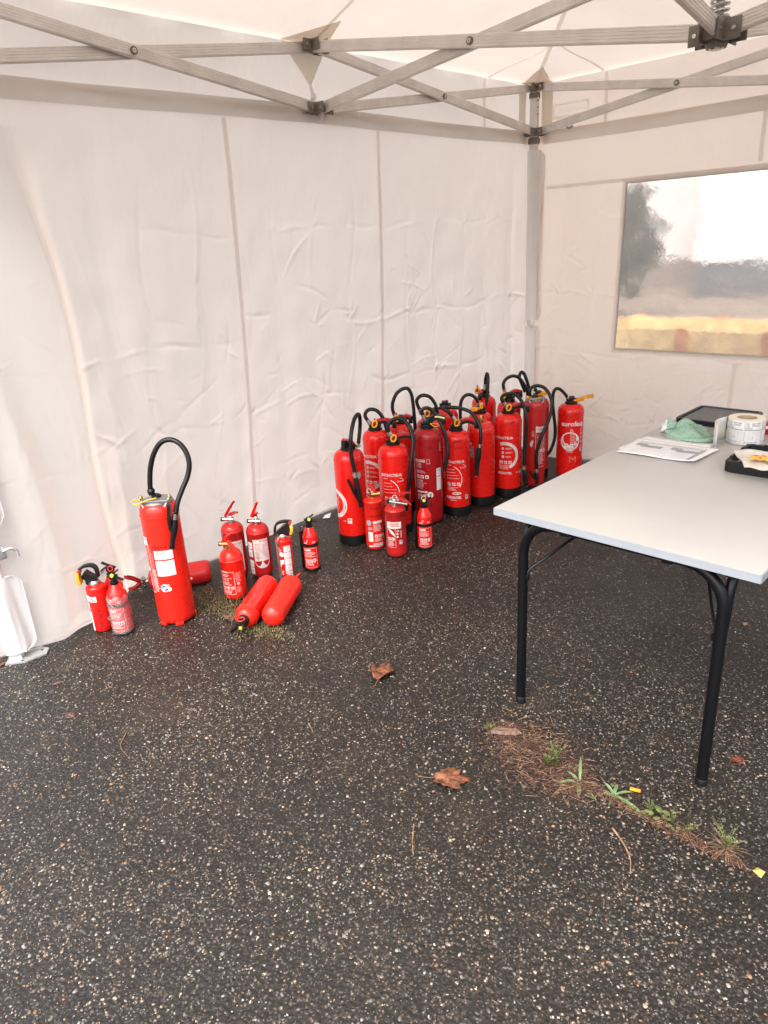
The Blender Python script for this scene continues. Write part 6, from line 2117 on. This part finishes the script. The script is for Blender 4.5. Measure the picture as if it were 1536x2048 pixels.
# ------------------------------------------------------------------ litter and weeds on the asphalt
def leaf_mesh(name, size, seed, mat, lobes=5, curl=0.25):
    r = random.Random(seed)
    n = 48
    out = []
    for k in range(n):
        a = 2*math.pi*k/n
        rad = 0.74+0.24*abs(math.cos(lobes*a/2.0+0.4*math.sin(a*2)))+r.uniform(-0.10, 0.10)
        rad *= 0.72+0.28*math.cos(a*1.0)
        out.append((rad*math.cos(a), rad*0.72*math.sin(a)))
    ang = r.uniform(-0.5, 0.5)
    def z(x, y): return curl*(0.35*abs(y)*1.3+0.22*math.sin(x*4+seed)*0.6+0.13*math.sin(y*9+x*5)+0.10)*size
    vs = [(0, 0, z(0, 0))]
    for f in (0.35, 0.7, 1.0):
        for x, y in out: vs.append((x*f*size, y*f*size, max(0.0012, z(x*f, y*f))))
    fs = [(0, 1+k, 1+(k+1) % n) for k in range(n)]
    for q in range(2):
        for k in range(n):
            a, b = 1+q*n+k, 1+q*n+(k+1) % n
            fs.append((a, a+n, b+n, b))
    o = link(name, mesh_from(name, vs, fs), mat, None, True, 30)
    g = G(); g.tube([(0.5*size, 0, z(0.5, 0)+0.001), (-0.1*size, 0, z(-0.1, 0)+0.001), (-0.7*size, 0.03*size, 0.004), (-1.0*size, 0.1*size, 0.003)], 0.0009, 5)
    s = g.build('leaf_stalk', STRAW, o)
    sm = o.modifiers.new('thickness', 'SOLIDIFY'); sm.thickness = 0.0006
    return o
LG = 'fallen leaves on the asphalt'
for (x, y, sz, rz, lb, sd, cu, mt) in [
    (-2.935, -1.275, 0.088, 0.5, 'large folded orange-brown leaf in the middle of the asphalt', 3, 0.75, LEAFB),
    (-3.205, -1.808, 0.080, -0.9, 'large flat orange-brown leaf left of the needle patch', 8, 0.30, LEAFB),
    (-2.557, -2.442, 0.030, 2.1, 'small red-brown leaf to the right of the right table leg', 5, 0.5, plain('red_leaf', (0.16, 0.035, 0.02), 0.6, var=0.4, nscale=60)),
    (-3.041, -0.442, 0.052, 1.1, 'brown lobed leaf beside the black valve of the lying extinguisher', 12, 0.7, plain('brown_leaf', (0.15, 0.075, 0.05), 0.65, var=0.4, nscale=60)),
    (-1.723, -2.172, 0.022, 0.2, 'tiny tan leaf under the table, beyond its right leg', 6, 0.6, STRAW),
    (-3.866, -0.010, 0.022, 0.7, 'orange leaf scrap at the left edge by the tent foot', 9, 0.5, LEAFB),
    (-3.774, -0.331, 0.020, 2.7, 'faint brown leaf scrap in front of the tent foot', 15, 0.2, plain('wet_leaf', (0.085, 0.05, 0.035), 0.6, var=0.4, nscale=60)),
    (-3.828, -0.582, 0.034, 1.7, 'flattened wet brown leaf on the open asphalt at the left', 16, 0.1, plain('flat_wet_leaf', (0.075, 0.045, 0.033), 0.6, var=0.4, nscale=60)),
    (-3.258, -2.036, 0.007, 0.0, 'tiny orange leaf crumb below the needle patch', 17, 0.5, LEAFB)]:
    o = leaf_mesh('fallen_leaf', sz, sd, mt, 5 if sz > 0.03 else 3, cu)
    o.location = (x, y, 0.001); o.rotation_euler = (0, 0, rz)
    tag(o, lb, 'leaf', LG)
def twig(pts, r, lb, mat=STRAW):
    g = G(); P = spline(pts, 5); g.tube(P, [r*(1-0.6*i/(len(P)-1)) for i in range(len(P))], 6)
    o = g.build('twig', mat, None); tag(o, lb, 'twig', 'twigs on the asphalt'); return o
twig([(-3.055, -2.282, 0.006), (-3.085, -2.33, 0.005), (-3.12, -2.365, 0.004), (-3.16, -2.385, 0.003)], 0.0030, 'curved brown twig below the row of weeds')
twig([(-3.40, -1.86, 0.004), (-3.45, -1.90, 0.004), (-3.48, -1.93, 0.003)], 0.0022, 'short thin twig on the open asphalt in front')
twig([(-3.74, -0.83, 0.003), (-3.79, -0.885, 0.004), (-3.80, -0.95, 0.003)], 0.0016, 'thin pale stem on the asphalt at the left')
twig([(-3.30, -1.285, 0.004), (-3.32, -1.33, 0.004)], 0.0024, 'short twig between the two large leaves')
g = G()
g.add([(-0.050, -0.012, 0.001), (-0.02, -0.017, 0.001), (0.030, -0.014, 0.001), (0.052, -0.004, 0.001), (0.040, 0.010, 0.001), (0.0, 0.013, 0.001), (-0.046, 0.014, 0.001),
       (-0.046, -0.009, 0.007), (-0.02, -0.013, 0.012), (0.028, -0.010, 0.013), (0.046, -0.003, 0.008), (0.034, 0.007, 0.012), (0.0, 0.009, 0.010), (-0.042, 0.010, 0.006)],
      [(6, 5, 4, 3, 2, 1, 0), (7, 8, 12, 13), (8, 9, 11, 12), (9, 10, 11)]+[(k, (k+1) % 7, 7+(k+1) % 7, 7+k) for k in range(7)])
o = g.build('bark_chip', BARK, None, False); o.location = (-2.908, -1.83, 0.009); o.rotation_euler = (0.06, 0, -1.0)
tag(o, 'flat brown piece of bark at the top of the needle patch', 'bark chip')
g = G(); g.box((0, 0, 0.004), (0.030, 0.010, 0.005), 0, None, 0.001); o = g.build('plastic_scrap', ORANGE, None); o.location = (-2.880, -2.262, 0.002); o.rotation_euler = (0.1, 0, -1.2)
tag(o, 'bright orange plastic scrap among the weeds', 'scrap')
g = G(); g.add([(-0.014, -0.010, 0), (0.013, -0.012, 0), (0.015, 0.008, 0), (-0.004, 0.014, 0), (-0.002, -0.002, 0.013)], [(3, 2, 1, 0), (0, 1, 4), (1, 2, 4), (2, 3, 4), (3, 0, 4)])
o = g.build('stone_chip', plain('ochre_stone', (0.62, 0.36, 0.10), 0.7), None, False); o.location = (-2.945, -2.622, 0.001)
tag(o, 'pale orange stone chip at the lower right edge', 'stone')

def needles():
    g = G()
    r = random.Random(21)
    for _ in range(2600):
        t = r.random()
        cx, cy = -2.90-0.075*t, -1.80-0.34*t
        if r.random() < 0.24: t = r.uniform(0.9, 2.3); cx, cy = -2.955, -1.80-0.34*t
        sp = 0.060*(0.5+math.sin(min(1, max(0, t))*math.pi)) if t <= 1 else 0.011
        x, y = cx+r.gauss(0, sp*0.85), cy+r.gauss(0, sp*0.75)
        a = r.uniform(0, 6.28); L = r.uniform(0.006, 0.036)*(1 if r.random() < 0.9 else 2.0)
        z0 = 0.001+abs(r.gauss(0, 0.004)); z1 = z0+r.uniform(-0.001, 0.007)
        p0 = Vector((x-math.cos(a)*L/2, y-math.sin(a)*L/2, z0)); p1 = Vector((x+math.cos(a)*L/2, y+math.sin(a)*L/2, max(0.001, z1)))
        w = Vector((-math.sin(a), math.cos(a), 0))*r.uniform(0.0004, 0.0011)
        g.add([p0-w, p0+w, p1+w*0.6, p1-w*0.6, (p0+p1)/2+Vector((0, 0, 0.0012))], [(0, 1, 4), (1, 2, 4), (2, 3, 4), (3, 0, 4)], 0 if r.random() < 0.72 else 1)
    for _ in range(2400):      # crumbs of soil
        t = r.random(); sp = 0.055*(0.5+math.sin(t*math.pi))
        x, y = -2.90-0.075*t+r.gauss(0, sp*0.8), -1.80-0.34*t+r.gauss(0, sp*0.7)
        s = r.uniform(0.0015, 0.0045)
        g.add([(x-s, y, 0.0005), (x+s*0.6, y-s, 0.0005), (x+s*0.5, y+s, 0.0005), (x, y, s*0.9)], [(0, 1, 3), (1, 2, 3), (2, 0, 3)], 2)
    o = g.build('needle_litter', [NEEDLE, STRAW, plain('soil', (0.035, 0.018, 0.012), 0.9, var=0.4, nscale=60)], None, False)
    tag(o, 'red-brown patch of dead needles and soil along the asphalt crack', kind='stuff')
needles()

def blade(g, base, dirv, L, w, droop, mi=0, n=7, up=1.0):
    d = Vector((dirv[0], dirv[1], 0)).normalized()
    s = Vector((-d.y, d.x, 0))
    vs = []
    for i in range(n+1):
        t = i/n
        p = Vector(base)+d*(L*t)+Vector((0, 0, L*(up*t-droop*t*t)))
        p.z = max(p.z, 0.002)
        ww = w*math.sin(math.pi*min(1, 0.12+t*0.88))
        vs += [p-s*ww, p+Vector((0, 0, -ww*0.5)), p+s*ww]
    fs = []
    for i in range(n):
        a = i*3
        fs += [(a, a+1, a+4, a+3), (a+1, a+2, a+5, a+4)]
    g.add(vs, fs, mi)
def feather(g, base, h, r, nst=7, lean=0.35, mi=0, leaf=0.004, dens=16, flat=1.0):
    for k in range(nst):
        a = r.uniform(0, 6.28); ln = r.uniform(0.1, lean)
        H_ = h*r.uniform(0.5, 1.0)
        pts = [Vector(base)+Vector((math.cos(a)*ln*H_*t*t, math.sin(a)*ln*H_*t*t, H_*t*flat)) for t in (0, 0.3, 0.6, 1.0)]
        g.tube(pts, [0.0012, 0.001, 0.0008, 0.0005], 4, mi)
        for j in range(dens):
            t = r.uniform(0.1, 1.0)
            p = Vector(base)+Vector((math.cos(a)*ln*H_*t*t, math.sin(a)*ln*H_*t*t, H_*t*flat))
            b = r.uniform(0, 6.28); l = leaf*r.uniform(0.7, 2.0)
            q = p+Vector((math.cos(b)*l, math.sin(b)*l, l*0.5)); s_ = Vector((-math.sin(b), math.cos(b), 0.3))*l*0.3
            g.add([p, (p+q)/2+s_, q, (p+q)/2-s_], [(0, 1, 2, 3)], mi)
WG = 'weeds growing in the asphalt crack'
def weed(x, y, label, fn, mats, cat='weed', name='weed_plant'):
    o_ = G(); r = random.Random(int(abs(x*1000)+abs(y*777)))
    fn(o_, r)
    o = o_.build(name, mats, None, True, None); o.location = (x, y, 0.0)
    tag(o, label, cat, WG); return o
def f1(g, r):
    feather(g, (0, 0, 0), 0.115, r, 13, 0.38, 0, 0.0052, 34); feather(g, (-0.01, 0.025, 0), 0.06, r, 9, 0.6, 0, 0.005, 22)
weed(-2.945, -2.035, 'feathery green weed standing upright in the needle patch', f1, [GREEN])
def f2(g, r):
    for (a, L, w, dr, up) in ((0.5, 0.085, 0.0045, 0.55, 0.9), (2.3, 0.075, 0.005, 0.7, 0.6), (3.6, 0.07, 0.006, 0.7, 0.5), (4.3, 0.08, 0.007, 0.5, 0.25), (5.2, 0.06, 0.006, 0.8, 0.5), (1.4, 0.05, 0.005, 0.6, 0.8), (4.8, 0.045, 0.007, 0.4, 0.3)):
        blade(g, (0, 0, 0.002), (math.cos(a), math.sin(a)), L, w, dr, 0, 7, up)
weed(-2.955, -2.125, 'grassy rosette of broad green blades beside the feathery weed', f2, [GREENB])
def f3(g, r):
    for (a, L, w, dr, up) in ((4.5, 0.13, 0.0065, 0.45, 0.35), (1.2, 0.05, 0.005, 0.6, 0.8), (2.2, 0.045, 0.005, 0.7, 0.6), (0.3, 0.05, 0.0055, 0.7, 0.7), (5.6, 0.06, 0.005, 0.5, 0.5), (3.3, 0.05, 0.005, 0.5, 0.3)):
        blade(g, (0, 0, 0.002), (math.cos(a), math.sin(a)), L, w, dr, 0, 7, up)
weed(-2.935, -2.225, 'plant with one long bent blade, next to the orange scrap', f3, [GREENB])
def oval(g, base, d, L, w, mi):
    d = Vector((d[0], d[1], 0)).normalized(); s = Vector((-d.y, d.x, 0)); b = Vector(base)
    vs = [b]; n = 8
    for i in range(1, n): t = i/n; ww = w*math.sin(math.pi*t); vs += [b+d*L*t-s*ww+Vector((0, 0, 0.002*t)), b+d*L*t+s*ww+Vector((0, 0, 0.003))]
    vs.append(b+d*L)
    fs = [(0, 1, 2)]+[(2*i-1, 2*i+1, 2*i+2, 2*i) for i in range(1, n-1)]+[(2*n-3, 2*n-1, 2*n-2)]
    g.add(vs, fs, mi)
def f4(g, r):
    for k in range(9):
        x = r.uniform(-0.03, 0.03); y = r.uniform(-0.05, 0.05); a = r.uniform(0, 6.28)
        oval(g, (x, y, r.uniform(0.003, 0.012)), (math.cos(a), math.sin(a)), r.uniform(0.014, 0.026), r.uniform(0.005, 0.008), 0)
    feather(g, (0, -0.02, 0), 0.05, r, 6, 0.5, 0, 0.004, 12)
weed(-2.930, -2.310, 'low round-leaved weed to the right of the orange scrap', f4, [GREEN])
weed(-2.928, -2.372, 'second low round-leaved weed, just before the bare crack', f4, [GREEN])
def f6(g, r):
    feather(g, (0, 0, 0), 0.085, r, 12, 0.7, 0, 0.0042, 22)
    for k in range(26):
        a = r.uniform(0, 6.28); blade(g, (0, 0, 0.001), (math.cos(a), math.sin(a)), r.uniform(0.03, 0.08), 0.0009, 0.5, 1, 5, r.uniform(0.2, 0.8))
weed(-2.925, -2.535, 'bushy weed with thin straw stems, rightmost in the crack', f6, [GREEN, STRAW])
def f5(g, r):
    feather(g, (0, 0, 0), 0.022, r, 14, 1.6, 0, 0.004, 12)
    for k in range(16):
        a = r.uniform(0, 6.28); blade(g, (0, 0, 0.001), (math.cos(a), math.sin(a)), r.uniform(0.02, 0.05), 0.0007, 0.6, 1, 4, 0.4)
weed(-2.925, -2.435, 'small brownish tuft between the round-leaved and the bushy weed', f5, [MOSS, STRAW])
weed(-2.925, -1.775, 'yellowish moss tuft left of the bark piece', f5, [MOSS, GREEN])

def tuft(x, y, label, n, L, up, mats, spread=0.03):
    g = G(); r = random.Random(int(abs(x*997+y*331)))
    for k in range(n):
        a = r.uniform(0, 6.28); b = (r.gauss(0, spread), r.gauss(0, spread), 0.001)
        blade(g, b, (math.cos(a), math.sin(a)), L*r.uniform(0.4, 1.1), 0.0010, r.uniform(0.3, 0.7), r.choice((0, 0, 1)), 5, up*r.uniform(0.3, 1.2))
    o = g.build('grass_tuft', mats, None, False); o.location = (x, y, 0); tag(o, label, 'grass tuft', 'grass tufts among the extinguishers')
tuft(-2.985, -0.155, 'thin dry grass tuft right of the tall lone extinguisher', 80, 0.065, 0.8, [MOSS, STRAW], 0.032)
tuft(-2.965, -0.345, 'pale thin grass stems in front of the round-shouldered extinguisher', 14, 0.085, 1.0, [MOSS, STRAW], 0.03)
def moss():
    g = G(); r = random.Random(33)
    cs = [(-3.03, -0.20, 0.050, 0.05), (-3.01, -0.32, 0.045, 0.05), (-2.99, -0.43, 0.035, 0.035), (-3.02, -0.62, 0.045, 0.035), (-2.99, -0.70, 0.03, 0.05)]
    for _ in range(3400):
        c = r.choice(cs); x, y = r.gauss(c[0], c[2]), r.gauss(c[1], c[3]); s = r.uniform(0.002, 0.005)
        a = r.uniform(0, 6.28); z = r.uniform(0.002, 0.009)
        v = Vector((math.cos(a)*s, math.sin(a)*s, 0)); w_ = Vector((-v.y, v.x, 0))*0.4
        p = Vector((x, y, z*0.3))
        g.add([p, p+v+w_+Vector((0, 0, z)), p+v*1.6+Vector((0, 0, z)), p+v-w_], [(0, 1, 2, 3)], r.choice((0, 0, 1)))
    o = g.build('moss_patch', [MOSS, STRAW], None, False); tag(o, 'olive moss and short grass along the asphalt crack among the extinguishers', kind='stuff')
moss()
